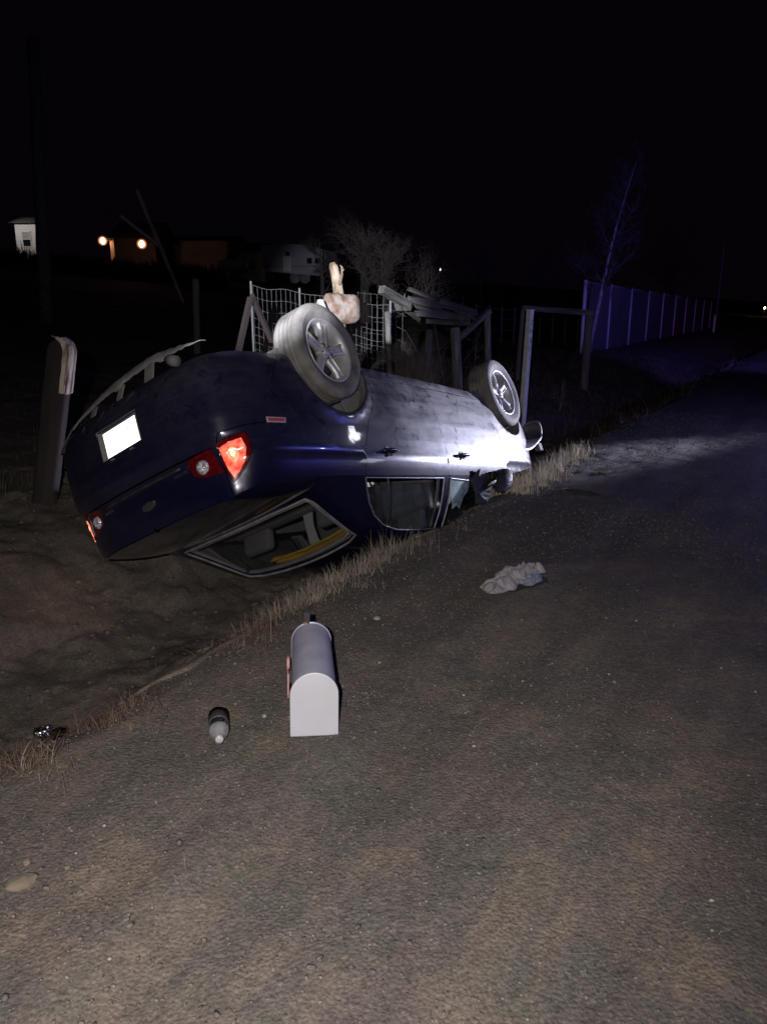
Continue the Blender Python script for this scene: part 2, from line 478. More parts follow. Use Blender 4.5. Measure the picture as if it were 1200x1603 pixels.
def halo_material(name, col, strength):  # emission fading to the rim imitates the glare halo round a lamp
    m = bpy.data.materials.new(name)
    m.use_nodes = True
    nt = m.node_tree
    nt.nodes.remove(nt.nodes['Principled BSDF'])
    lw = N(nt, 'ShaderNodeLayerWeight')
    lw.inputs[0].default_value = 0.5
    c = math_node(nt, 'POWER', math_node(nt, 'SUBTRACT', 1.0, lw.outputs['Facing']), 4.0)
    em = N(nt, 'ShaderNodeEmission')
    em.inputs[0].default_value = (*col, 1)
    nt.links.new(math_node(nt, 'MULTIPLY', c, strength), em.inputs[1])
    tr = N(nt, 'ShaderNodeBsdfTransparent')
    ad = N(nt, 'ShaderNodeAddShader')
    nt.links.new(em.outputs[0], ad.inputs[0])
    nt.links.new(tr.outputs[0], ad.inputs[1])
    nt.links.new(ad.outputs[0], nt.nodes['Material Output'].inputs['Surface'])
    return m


M['globe_soft'] = halo_material('frosted_porch_globe', (1.0, 0.36, 0.14), 1.6)
M['bulb_white'] = mat('yard_bulb', (1, 0.95, 0.85), 0.4, emit=(1.0, 0.86, 0.66), estr=8)
M['car_blue'] = mat('parked_car_paint', (0.35, 0.35, 0.42), 0.3, 0.3, coat=1.0)
M['tan_wall'] = mat('tan_stucco', (0.42, 0.33, 0.25), 0.85, base2=(0.36, 0.28, 0.21), scale=3, bump=0.3)


# ------------------------------------------------------------------ mesh helpers
def link(name, me, m=None, parent=None, smooth=False):
    o = bpy.data.objects.new(name, me)
    COL.objects.link(o)
    if m is not None and not me.materials:
        me.materials.append(M[m] if isinstance(m, str) else m)
    if parent:
        o.parent = parent
    if smooth:
        me.polygons.foreach_set('use_smooth', [True] * len(me.polygons))
    return o


def obj(name, bm, m, parent=None, smooth=False, bevel=0.0, recalc=True):
    if recalc:
        bmesh.ops.recalc_face_normals(bm, faces=bm.faces)
    me = bpy.data.meshes.new(name)
    bm.to_mesh(me)
    bm.free()
    o = link(name, me, m, parent, smooth)
    if bevel:
        md = o.modifiers.new('bevel', 'BEVEL')
        md.width = bevel
        md.segments = 2
        md.limit_method = 'ANGLE'
    return o


def tag(o, label=None, cat=None, group=None, kind=None):
    if label:
        o['label'] = label
    if cat:
        o['category'] = cat
    if group:
        o['group'] = group
    if kind:
        o['kind'] = kind
    return o


def empty(name, loc=(0, 0, 0), rot=(0, 0, 0), label=None, cat=None, group=None):
    o = bpy.data.objects.new(name, None)
    COL.objects.link(o)
    o.empty_display_size = 0.2
    o.location = loc
    o.rotation_euler = rot
    return tag(o, label, cat, group)


def box(bm, c, s, rot=None):
    """box centred at c, full size s"""
    r = bmesh.ops.create_cube(bm, size=1.0)
    mt = Matrix.Translation(Vector(c)) @ (rot.to_matrix().to_4x4() if rot else Matrix.Identity(4)) @ Matrix.Diagonal((*s, 1))
    bmesh.ops.transform(bm, matrix=mt, verts=r['verts'])
    return r['verts']


def tube(bm, pts, radii, seg=8, cap=True):
    """tapered tube through pts"""
    pts = [Vector(p) for p in pts]
    if not hasattr(radii, '__len__'):
        radii = [radii] * len(pts)
    rings = []
    t0 = (pts[1] - pts[0]).normalized()
    a = Vector((0, 0, 1)) if abs(t0.z) < 0.9 else Vector((1, 0, 0))
    nrm = t0.cross(a).normalized()
    for i, p in enumerate(pts):
        t = (pts[min(i + 1, len(pts) - 1)] - pts[max(i - 1, 0)]).normalized()
        nrm = (nrm - t * nrm.dot(t)).normalized()
        b = t.cross(nrm)
        rings.append([bm.verts.new(p + (nrm * math.cos(2 * math.pi * k / seg) + b * math.sin(2 * math.pi * k / seg)) * radii[i]) for k in range(seg)])
    for i in range(len(rings) - 1):
        for k in range(seg):
            bm.faces.new((rings[i][k], rings[i][(k + 1) % seg], rings[i + 1][(k + 1) % seg], rings[i + 1][k]))
    if cap:
        bm.faces.new(rings[0][::-1])
        bm.faces.new(rings[-1])


def lathe(bm, prof, axis='y', seg=48, c=(0, 0, 0)):
    """prof: list of (radius, along axis)"""
    rings = []
    c = Vector(c)
    for r, h in prof:
        ring = []
        for k in range(seg):
            a = 2 * math.pi * k / seg
            u, v = r * math.cos(a), r * math.sin(a)
            if axis == 'y':
                p = Vector((u, h, v))
            elif axis == 'z':
                p = Vector((u, v, h))
            else:
                p = Vector((h, u, v))
            ring.append(bm.verts.new(c + p))
        rings.append(ring)
    for i in range(len(rings) - 1):
        for k in range(seg):
            bm.faces.new((rings[i][k], rings[i][(k + 1) % seg], rings[i + 1][(k + 1) % seg], rings[i + 1][k]))
    return rings


def prism(bm, poly, depth, mtx=None):
    """poly (x,y) extruded along z by depth, then moved by mtx"""
    a = [bm.verts.new((p[0], p[1], 0)) for p in poly]
    b = [bm.verts.new((p[0], p[1], depth)) for p in poly]
    n = len(poly)
    bm.faces.new(a[::-1])
    bm.faces.new(b)
    for i in range(n):
        bm.faces.new((a[i], a[(i + 1) % n], b[(i + 1) % n], b[i]))
    if mtx is not None:
        bmesh.ops.transform(bm, matrix=mtx, verts=a + b)


def raw_mesh(name, V, F, m, parent=None, smooth=False, mats=None):
    me = bpy.data.meshes.new(name)
    V = np.asarray(V, np.float32)
    F = np.asarray(F, np.int32)
    me.vertices.add(len(V))
    me.vertices.foreach_set('co', V.ravel())
    k = F.shape[1]
    me.loops.add(F.size)
    me.loops.foreach_set('vertex_index', F.ravel())
    me.polygons.add(len(F))
    me.polygons.foreach_set('loop_start', np.arange(0, F.size, k, dtype=np.int32))
    me.update()
    me.validate()
    return link(name, me, m, parent, smooth)


def copy_tree(o, parent=None):
    c = o.copy()
    COL.objects.link(c)
    c.parent = parent
    for ch in list(o.children):
        copy_tree(ch, c)
    return c


# ------------------------------------------------------------------ the lie of the land
ROAD_D = np.array([0.5, 0.8660254])
ROAD_N = np.array([-0.8660254, 0.5])
EDGE0 = np.array([-0.49, 3.62])


def qcoord(x, y):
    return (x - EDGE0[0]) * ROAD_N[0] + (y - EDGE0[1]) * ROAD_N[1]


def pcoord(x, y):
    return (x - EDGE0[0]) * ROAD_D[0] + (y - EDGE0[1]) * ROAD_D[1]


QK = np.array([-400, -0.35, -0.08, 0.06, 0.22, 0.55, 0.95, 1.3, 1.7, 2.2, 2.75, 3.1, 4.0, 9.0, 14, 70, 400])
ZK = np.array([0, 0, -0.01, -0.06, -0.17, -0.42, -0.60, -0.63, -0.52, -0.30, -0.10, -0.05, 0.0, 0.15, 0.7, 6.9, 9.0])


def _hash(i, j, s):
    h = (i * 374761393 + j * 668265263 + int(s) * 1274126177) & 0x7fffffff
    h = ((h ^ (h >> 13)) * 1103515245) & 0x7fffffff
    return ((h ^ (h >> 16)) & 0xffff) / 32767.5 - 1.0


def vnoise(x, y, f, seed=0.0):
    """fractal value noise on arrays, about -0.7..0.7; f in radians per metre"""
    x = np.asarray(x, float)
    y = np.asarray(y, float)
    v, amp, ff = 0, 0.62, f / 4.2
    for k in range(3):
        a = 0.6 + 1.9 * k + seed
        u = (x * math.cos(a) + y * math.sin(a)) * ff + 37.2 * k
        w = (y * math.cos(a) - x * math.sin(a)) * ff + 11.7 * k
        i, j = np.floor(u).astype(np.int64), np.floor(w).astype(np.int64)
        fu, fw = u - i, w - j
        fu, fw = fu * fu * (3 - 2 * fu), fw * fw * (3 - 2 * fw)
        s_ = seed * 13 + k
        n = (_hash(i, j, s_) * (1 - fu) + _hash(i + 1, j, s_) * fu) * (1 - fw) + (_hash(i, j + 1, s_) * (1 - fu) + _hash(i + 1, j + 1, s_) * fu) * fw
        v = v + amp * n
        amp *= 0.5
        ff *= 2.1
    return v


def terrain(x, y):
    x = np.asarray(x, float)
    y = np.asarray(y, float)
    q = qcoord(x, y) + 0.13 * vnoise(x, y, 1.6) + 0.09 * vnoise(x, y, 5.0, 2) + 0.03 * vnoise(x, y, 17.0, 8)
    z = np.interp(q, QK, ZK)
    # ease the ditch out far along the road
    w = np.clip((q - 0.0) / 0.6, 0, 1)
    z = z + w * 0.060 * vnoise(x, y, 6.0, 1) + w * 0.035 * vnoise(x, y, 22.0, 3) + w * 0.018 * vnoise(x, y, 70.0, 9)
    uu_ = pcoord(x, y)
    z = z + 0.011 * np.clip((uu_ - 3.2) / 1.5, 0, 1) * np.clip((10 - uu_) / 3, 0, 1) * (vnoise(x, y, 9.0, 21) + 0.6 * vnoise(x, y, 23.0, 22)) * (q < 0.2)
    # two shallow wheel ruts run along the road side
    for qc in (-1.15, -2.55):
        z = z - 0.016 * np.exp(-((q - qc) / 0.16) ** 2) + 0.008 * np.exp(-((q - qc - 0.24) / 0.08) ** 2)
    z = z + 0.008 * vnoise(x, y, 5.0, 4) + 0.005 * vnoise(x, y, 24.0, 5) + 0.003 * vnoise(x, y, 80.0, 6)
    far = np.clip((np.hypot(x, y) - 20) / 60, 0, 1)
    z = z + far * 0.25 * vnoise(x, y, 0.12, 6)
    return z


def tz(x, y):
    return float(terrain(x, y))


def grid_sheet(name, us, vs, m, lift=0.0, kind='structure', clip=None):
    """us along the road, vs across (q): a sheet of ground on the terrain"""
    U, V = np.meshgrid(us, vs, indexing='ij')
    X = EDGE0[0] + ROAD_D[0] * U + ROAD_N[0] * V
    Y = EDGE0[1] + ROAD_D[1] * U + ROAD_N[1] * V
    Z = terrain(X, Y) + lift
    P = np.stack([X, Y, Z], -1).reshape(-1, 3)
    nu, nv = len(us), len(vs)
    i = np.arange(nu - 1)[:, None] * nv + np.arange(nv - 1)[None, :]
    F = np.stack([i, i + nv, i + nv + 1, i + 1], -1).reshape(-1, 4)
    o = raw_mesh(name, P, F, m, smooth=True)
    tag(o, kind=kind)
    return o


us = np.concatenate([np.linspace(-400, -12, 16)[:-1], np.linspace(-12, -4, 40)[:-1], np.linspace(-4, 7, 480)[:-1], np.linspace(7, 20, 160)[:-1], np.linspace(20, 60, 80)[:-1], np.linspace(60, 700, 60)])
vs = np.concatenate([np.linspace(-400, -12, 16)[:-1], np.linspace(-12, -3.5, 50)[:-1], np.linspace(-3.5, 4.5, 340)[:-1], np.linspace(4.5, 15, 60)[:-1], np.linspace(15, 60, 30)[:-1], np.linspace(60, 400, 24)])
ground = grid_sheet('ground', us, vs, 'ground')
# field side gets its own darker, browner sheet just above the ground beyond the edge of the verge
us2 = np.concatenate([np.linspace(-60, -4, 60)[:-1], np.linspace(-4, 9, 380)[:-1], np.linspace(9, 40, 150)[:-1], np.linspace(40, 400, 60)])
nv2 = 170
vv = np.concatenate([np.linspace(0.0, 3.6, 120)[:-1], np.linspace(3.6, 20, 40)[:-1], np.linspace(20, 400, 30)])


def edge_wobble(u):
    return 0.10 * np.sin(u * 2.3) + 0.06 * np.sin(u * 6.1 + 1) + 0.035 * np.sin(u * 15 + 2)


def sheet_between(name, us, lo_fn, vv, m, lift):
    U, V = np.meshgrid(us, vv, indexing='ij')
    V = V + lo_fn(U) * np.clip(1 - np.abs(V) / 3, 0, 1)
    X = EDGE0[0] + ROAD_D[0] * U + ROAD_N[0] * V
    Y = EDGE0[1] + ROAD_D[1] * U + ROAD_N[1] * V
    L = np.full_like(U, lift)
    Z = terrain(X, Y) + L
    Z[:, 0] -= lift + 0.03
    P = np.stack([X, Y, Z], -1).reshape(-1, 3)
    nu, nv = len(us), len(vv)
    i = np.arange(nu - 1)[:, None] * nv + np.arange(nv - 1)[None, :]
    F = np.stack([i, i + nv, i + nv + 1, i + 1], -1).reshape(-1, 4)
    o = raw_mesh(name, P, F, m, smooth=True)
    return tag(o, kind='structure')


sheet_between('ditch', us2, lambda u: 0.16 + edge_wobble(u), vv, 'field', 0.012)
sheet_between('road', us2, lambda u: -2.5 + 0.5 * edge_wobble(u * 1.7 + 5), -np.concatenate([np.linspace(0, 3.2, 60)[:-1], np.linspace(3.2, 8.0, 20)]), 'road', 0.006)

# ------------------------------------------------------------------ the overturned car
# car frame: x forward from the rear axle, y to the car's left, z up from the wheels; CAR_M turns it on its roof
CAR_M = np.array([[0.55168883, 0.78519118, 0.28127256],
                  [0.81290795, -0.43075559, -0.391957],
                  [-0.18660145, 0.44488699, -0.8759312]])
CAR_T = np.array([-1.07061399, 5.47764513, 0.97294916])


def catmull(P, n=24):
    P = np.asarray(P, float)
    P = np.vstack([2 * P[0] - P[1], P, 2 * P[-1] - P[-2]])
    out = []
    for i in range(1, len(P) - 2):
        t = np.linspace(0, 1, n, endpoint=False)[:, None]
        p0, p1, p2, p3 = P[i - 1], P[i], P[i + 1], P[i + 2]
        out.append(0.5 * ((2 * p1) + (-p0 + p2) * t + (2 * p0 - 5 * p1 + 4 * p2 - p3) * t ** 2 + (-p0 + 3 * p1 - 3 * p2 + p3) * t ** 3))
    out.append(P[-2][None])
    return np.vstack(out)


PLAN = catmull([(-1.075, 0), (-1.066, 0.30), (-1.03, 0.55), (-0.955, 0.695), (-0.77, 0.79), (-0.40, 0.828), (0, 0.845), (0.6, 0.855), (1.4, 0.855),
                (2.2, 0.845), (2.7, 0.83), (3.05, 0.775), (3.28, 0.66), (3.44, 0.46), (3.52, 0.22), (3.54, 0)])
_seg = np.hypot(*np.diff(PLAN, axis=0).T)
PS = np.concatenate([[0], np.cumsum(_seg)])
_tan = np.gradient(PLAN, PS, axis=0)
_tan /= np.linalg.norm(_tan, axis=1)[:, None]
PN = np.stack([-_tan[:, 1], _tan[:, 0]], -1)   # outward normal (to be checked)
if PN[len(PN) // 2][1] < 0:
    PN = -PN
S_MAX = PS[-1]


def s_of_x(x):
    return np.interp(x, PLAN[:, 0], PS)


def s_of_y_rear(y):
    k = PLAN[:, 0] < 0
    return np.interp(y, PLAN[k, 1], PS[k])


def s_of_y_front(y):
    k = PLAN[:, 0] > 2.7
    return np.interp(y, PLAN[k, 1][::-1], PS[k][::-1])


SIDE_Z = [0.14, 0.18, 0.25, 0.40, 0.55, 0.70, 0.80, 0.848, 0.868, 0.92, 0.98, 1.02]
SIDE_O = [-0.09, -0.06, -0.032, -0.008, 0.0, -0.002, -0.006, -0.008, -0.019, -0.034, -0.054, -0.07]
REAR_Z = [0.18, 0.28, 0.40, 0.60, 0.70, 0.755, 0.80, 0.90, 1.00, 1.06]
REAR_O = [-0.075, -0.012, 0.012, 0.012, -0.002, -0.03, -0.050, -0.060, -0.078, -0.10]
FRONT_Z = [0.18, 0.30, 0.45, 0.60, 0.70, 0.80]
FRONT_O = [-0.06, 0.0, 0.015, 0.0, -0.04, -0.12]


def smooth01(t):
    t = np.clip(t, 0, 1)
    return t * t * (3 - 2 * t)


def ztop_s(s):
    x = np.interp(s, PS, PLAN[:, 0])
    y = np.interp(s, PS, PLAN[:, 1])
    nx = np.interp(s, PS, PN[:, 0])
    z = np.interp(x, [-1.1, -0.3, 0.5, 1.8, 2.4, 3.0, 3.54], [1.0, 0.985, 0.98, 0.97, 0.945, 0.86, 0.74])
    return z + np.where(x < 0.5, 0.045 * smooth01(-nx), 0)


def low(s, z):
    """outer skin from sill to shoulder: arclength s round the plan, height z"""
    s = np.asarray(s, float)
    z = np.asarray(z, float)
    x = np.interp(s, PS, PLAN[:, 0])
    y = np.interp(s, PS, PLAN[:, 1])
    nx = np.interp(s, PS, PN[:, 0])
    ny = np.interp(s, PS, PN[:, 1])
    wr = smooth01((-nx - 0.15) / 0.6)
    wf = smooth01((nx - 0.15) / 0.6)
    o = np.interp(z, SIDE_Z, SIDE_O) * (1 - wr - wf) + np.interp(z, REAR_Z, REAR_O) * wr + np.interp(z, FRONT_Z, FRONT_O) * wf
    for ax_, rr in ((0.0, 0.375), (2.62, 0.375)):
        r = np.hypot(x - ax_, z - 0.21)
        o = o + 0.014 * np.exp(-((r - rr) / 0.045) ** 2) * (1 - wr - wf)
    return np.stack([x + nx * o, y + ny * o, z + 0 * x], -1)


RX = [-0.35, -0.22, 0.0, 0.2, 0.4, 0.7, 1.1, 1.5, 1.8, 2.1, 2.4, 2.72]
RY = [0.665, 0.650, 0.622, 0.600, 0.588, 0.580, 0.580, 0.580, 0.590, 0.62, 0.66, 0.72]
RZ = [1.030, 1.075, 1.185, 1.280, 1.335, 1.365, 1.372, 1.350, 1.28, 1.15, 1.02, 0.92]
CZ = [1.062, 1.110, 1.225, 1.325, 1.385, 1.425, 1.435, 1.415, 1.345, 1.21, 1.07, 0.955]


def crv(xs, ys):
    P = catmull(np.stack([xs, ys], -1), 12)
    return P[:, 0], P[:, 1]


_rx, _ry = crv(RX, RY)
_rx2, _rz = crv(RX, RZ)
_rx3, _cz = crv(RX, CZ)


def upper(x, u):
    """greenhouse and roof: x along, u 0..1 belt to roof rail, 1..2 rail to centre line"""
    x = np.asarray(x, float)
    u = np.asarray(u, float)
    s = s_of_x(x)
    P0 = low(s, ztop_s(s))
    yr = np.interp(x, _rx, _ry)
    zr = np.interp(x, _rx2, _rz)
    zc = np.interp(x, _rx3, _cz)
    acc = 0
    H = np.clip(zr - P0[..., 2], 0.05, 1)
    k = 0.09
    for d, w in ((-2, 1), (-1, 2), (0, 3), (1, 2), (2, 1)):
        uu = np.clip(u + d * k * 0.5 * np.clip(np.minimum(u / (k), (2 - u) / k), 0, 1), 0, 2)
        a = np.clip(uu, 0, 1)
        b = np.clip(uu - 1, 0, 1)
        yy = P0[..., 1] + (yr - P0[..., 1]) * a + 0.018 * 4 * a * (1 - a) * np.clip(H / 0.3, 0, 1)
        yy = np.where(uu > 1, yr * (1 - b), yy)
        zz = P0[..., 2] + (zr - P0[..., 2]) * a
        zz = np.where(uu > 1, zr + (zc - zr) * (1 - (1 - b) ** 2.2), zz)
        acc = acc + w * np.stack([x + 0 * uu, yy, zz], -1)
    return acc / 9


def deck(a, u, front=False):
    """boot lid top (or bonnet): a 0 at the glass, 1 at the outer edge"""
    a = np.asarray(a, float)
    u = np.asarray(u, float)
    xe = 2.72 if front else -0.35
    sec = upper(xe + 0 * u, u)
    s0 = s_of_x(xe)
    yc = 0.70 if front else 0.66
    sc = s_of_y_front(yc) if front else s_of_y_rear(yc)
    sof = s_of_y_front if front else s_of_y_rear
    s = np.where(u < 1, s0 + (sc - s0) * np.clip(u, 0, 1), sof(yc * (2 - np.clip(u, 1, 2))))
    ring = low(s, ztop_s(s))
    P = sec * (1 - a[..., None]) + ring * a[..., None]
    P[..., 2] += (0.03 if front else 0.016) * 4 * a * (1 - a) * np.clip(u, 0, 1)
    return P


def mirror(fn):
    def g(a, b):
        P = np.array(fn(a, b))
        P[..., 1] *= -1
        return P
    return g


def pip(poly, pts):
    poly = np.asarray(poly)
    x, y = pts[:, 0], pts[:, 1]
    ins = np.zeros(len(pts), bool)
    n = len(poly)
    for i in range(n):
        x1, y1 = poly[i]
        x2, y2 = poly[(i + 1) % n]
        c = ((y1 > y) != (y2 > y))
        if abs(y2 - y1) > 1e-12:
            ins ^= c & (x < (x2 - x1) * (y - y1) / (y2 - y1) + x1)
    return ins


def seg_dist(poly, pts):
    d = np.full(len(pts), 9.0)
    n = len(poly)
    for i in range(n):
        a = np.array(poly[i])
        b = np.array(poly[(i + 1) % n])
        ab = b - a
        t = np.clip(((pts - a) @ ab) / max(ab @ ab, 1e-12), 0, 1)
        d = np.minimum(d, np.linalg.norm(pts - a - t[:, None] * ab, axis=1))
    return d


def resample(poly, step):
    out = []
    n = len(poly)
    for i in range(n):
        a = np.array(poly[i], float)
        b = np.array(poly[(i + 1) % n], float)
        k = max(1, int(math.ceil(np.linalg.norm(b - a) / step)))
        for j in range(k):
            out.append(a + (b - a) * j / k)
    return np.array(out)


def inset(poly, d):
    """shrink a polygon by d (both orientations)"""
    P = np.asarray(poly, float)
    A = 0.5 * np.sum(P[:, 0] * np.roll(P[:, 1], -1) - np.roll(P[:, 0], -1) * P[:, 1])
    sg = 1 if A > 0 else -1
    e = np.roll(P, -1, 0) - P
    L = np.linalg.norm(e, axis=1)[:, None] + 1e-9
    n = np.stack([-e[:, 1], e[:, 0]], -1) / L * sg
    n2 = n + np.roll(n, 1, 0)
    n2 /= (np.sum(n2 * n2, 1)[:, None] / 2 + 1e-6)
    return P + np.clip(n2, -1.6, 1.6) * d


def panel(name, fn, outer, m, parent, holes=(), step=0.05, thick=0.012, gap=0.0025, off=0.0, hole_gap=0.0):
    outer = resample(outer, step * 0.6)
    if gap:
        outer = inset(outer, gap)
    holes = [resample(h, step * 0.5) for h in holes]
    if hole_gap:
        holes = [inset(h, -hole_gap) for h in holes]
    lo = outer.min(0)
    hi = outer.max(0)
    gx = np.arange(lo[0] + step / 2, hi[0], step)
    gy = np.arange(lo[1] + step / 2, hi[1], step)
    G = np.stack(np.meshgrid(gx, gy, indexing='ij'), -1).reshape(-1, 2)
    if len(G):
        ok = pip(outer, G) & (seg_dist(outer, G) > step * 0.35)
        for h in holes:
            ok &= ~pip(h, G) & (seg_dist(h, G) > step * 0.35)
        G = G[ok]
    V = [tuple(p) for p in outer]
    E = [(i, (i + 1) % len(outer)) for i in range(len(outer))]
    for h in holes:
        b = len(V)
        V += [tuple(p) for p in h]
        E += [(b + i, b + (i + 1) % len(h)) for i in range(len(h))]
    V += [tuple(p) for p in G]
    ov, oe, of, *_ = delaunay_2d_cdt([Vector(v) for v in V], E, [], 0, 1e-6)
    V2 = np.array([(v.x, v.y) for v in ov])
    F = np.array([f for f in of if len(f) == 3])
    cen = V2[F].mean(1)
    keep = pip(outer, cen)
    for h in holes:
        keep &= ~pip(h, cen)
    F = F[keep]
    P = fn(V2[:, 0], V2[:, 1])
    e = 1e-3
    du = fn(V2[:, 0] + e, V2[:, 1]) - fn(V2[:, 0] - e, V2[:, 1])
    dv = fn(V2[:, 0], V2[:, 1] + e) - fn(V2[:, 0], V2[:, 1] - e)
    nn = np.cross(du, dv)
    nn /= np.linalg.norm(nn, axis=1)[:, None] + 1e-12
    c0 = np.array([1.2, 0, 0.6])
    # orient outwards
    outw = np.sign(np.sum(nn * (P - c0) * np.array([0.3, 1, 1]), 1).mean())
    nn *= outw
    P = P + nn * off
    tri_n = np.cross(P[F[:, 1]] - P[F[:, 0]], P[F[:, 2]] - P[F[:, 0]])
    fl = np.sum(tri_n * nn[F[:, 0]], 1) < 0
    F[fl] = F[fl][:, ::-1]
    # boundary edges
    ed = {}
    for f in F:
        for a, b in ((f[0], f[1]), (f[1], f[2]), (f[2], f[0])):
            k = (min(a, b), max(a, b))
            ed[k] = None if k in ed else (a, b)
    bd = [v for v in ed.values() if v is not None]
    used = np.unique(F)
    idx = -np.ones(len(P), int)
    idx[used] = np.arange(len(used))
    verts = [tuple(p) for p in P[used]]
    faces = [tuple(idx[f]) for f in F]
    norms = [nn[i] for f in F for i in f]
    dup = {}
    for a, b in bd:
        for i in (a, b):
            if i not in dup:
                dup[i] = (len(verts), len(verts) + 1)
                verts.append(tuple(P[i]))
                verts.append(tuple(P[i] - nn[i] * thick))
        faces.append((dup[b][0], dup[a][0], dup[a][1], dup[b][1]))
        norms += [np.zeros(3)] * 4
    me = bpy.data.meshes.new(name)
    me.from_pydata(verts, [], faces)
    me.update()
    me.polygons.foreach_set('use_smooth', [True] * len(me.polygons))
    me.normals_split_custom_set([tuple(float(c) for c in n) for n in norms])
    return link(name, me, m, parent)


def sx(pts):
    """(x, z) on the side to (s, z)"""
    return [(float(s_of_x(x)), z) for x, z in pts]


def arc(cx_, cz_, r, a0, a1, n=22):
    return [(cx_ + r * math.cos(math.radians(a0 + (a1 - a0) * i / n)), cz_ + r * math.sin(math.radians(a0 + (a1 - a0) * i / n))) for i in range(n + 1)]


car = empty('overturned_car', label='dark navy sedan lying on its roof in the ditch with red tail lamps lit', cat='car')
car.matrix_world = Matrix([[*map(float, CAR_M[i]), float(CAR_T[i])] for i in range(3)] + [[0, 0, 0, 1]])

RA = 0.365  # wheel arch radius


def topline(s0, s1, n=30, dz=0.0):
    ss = np.linspace(s0, s1, n)
    return [(float(s), float(ztop_s(s)) + dz) for s in ss]


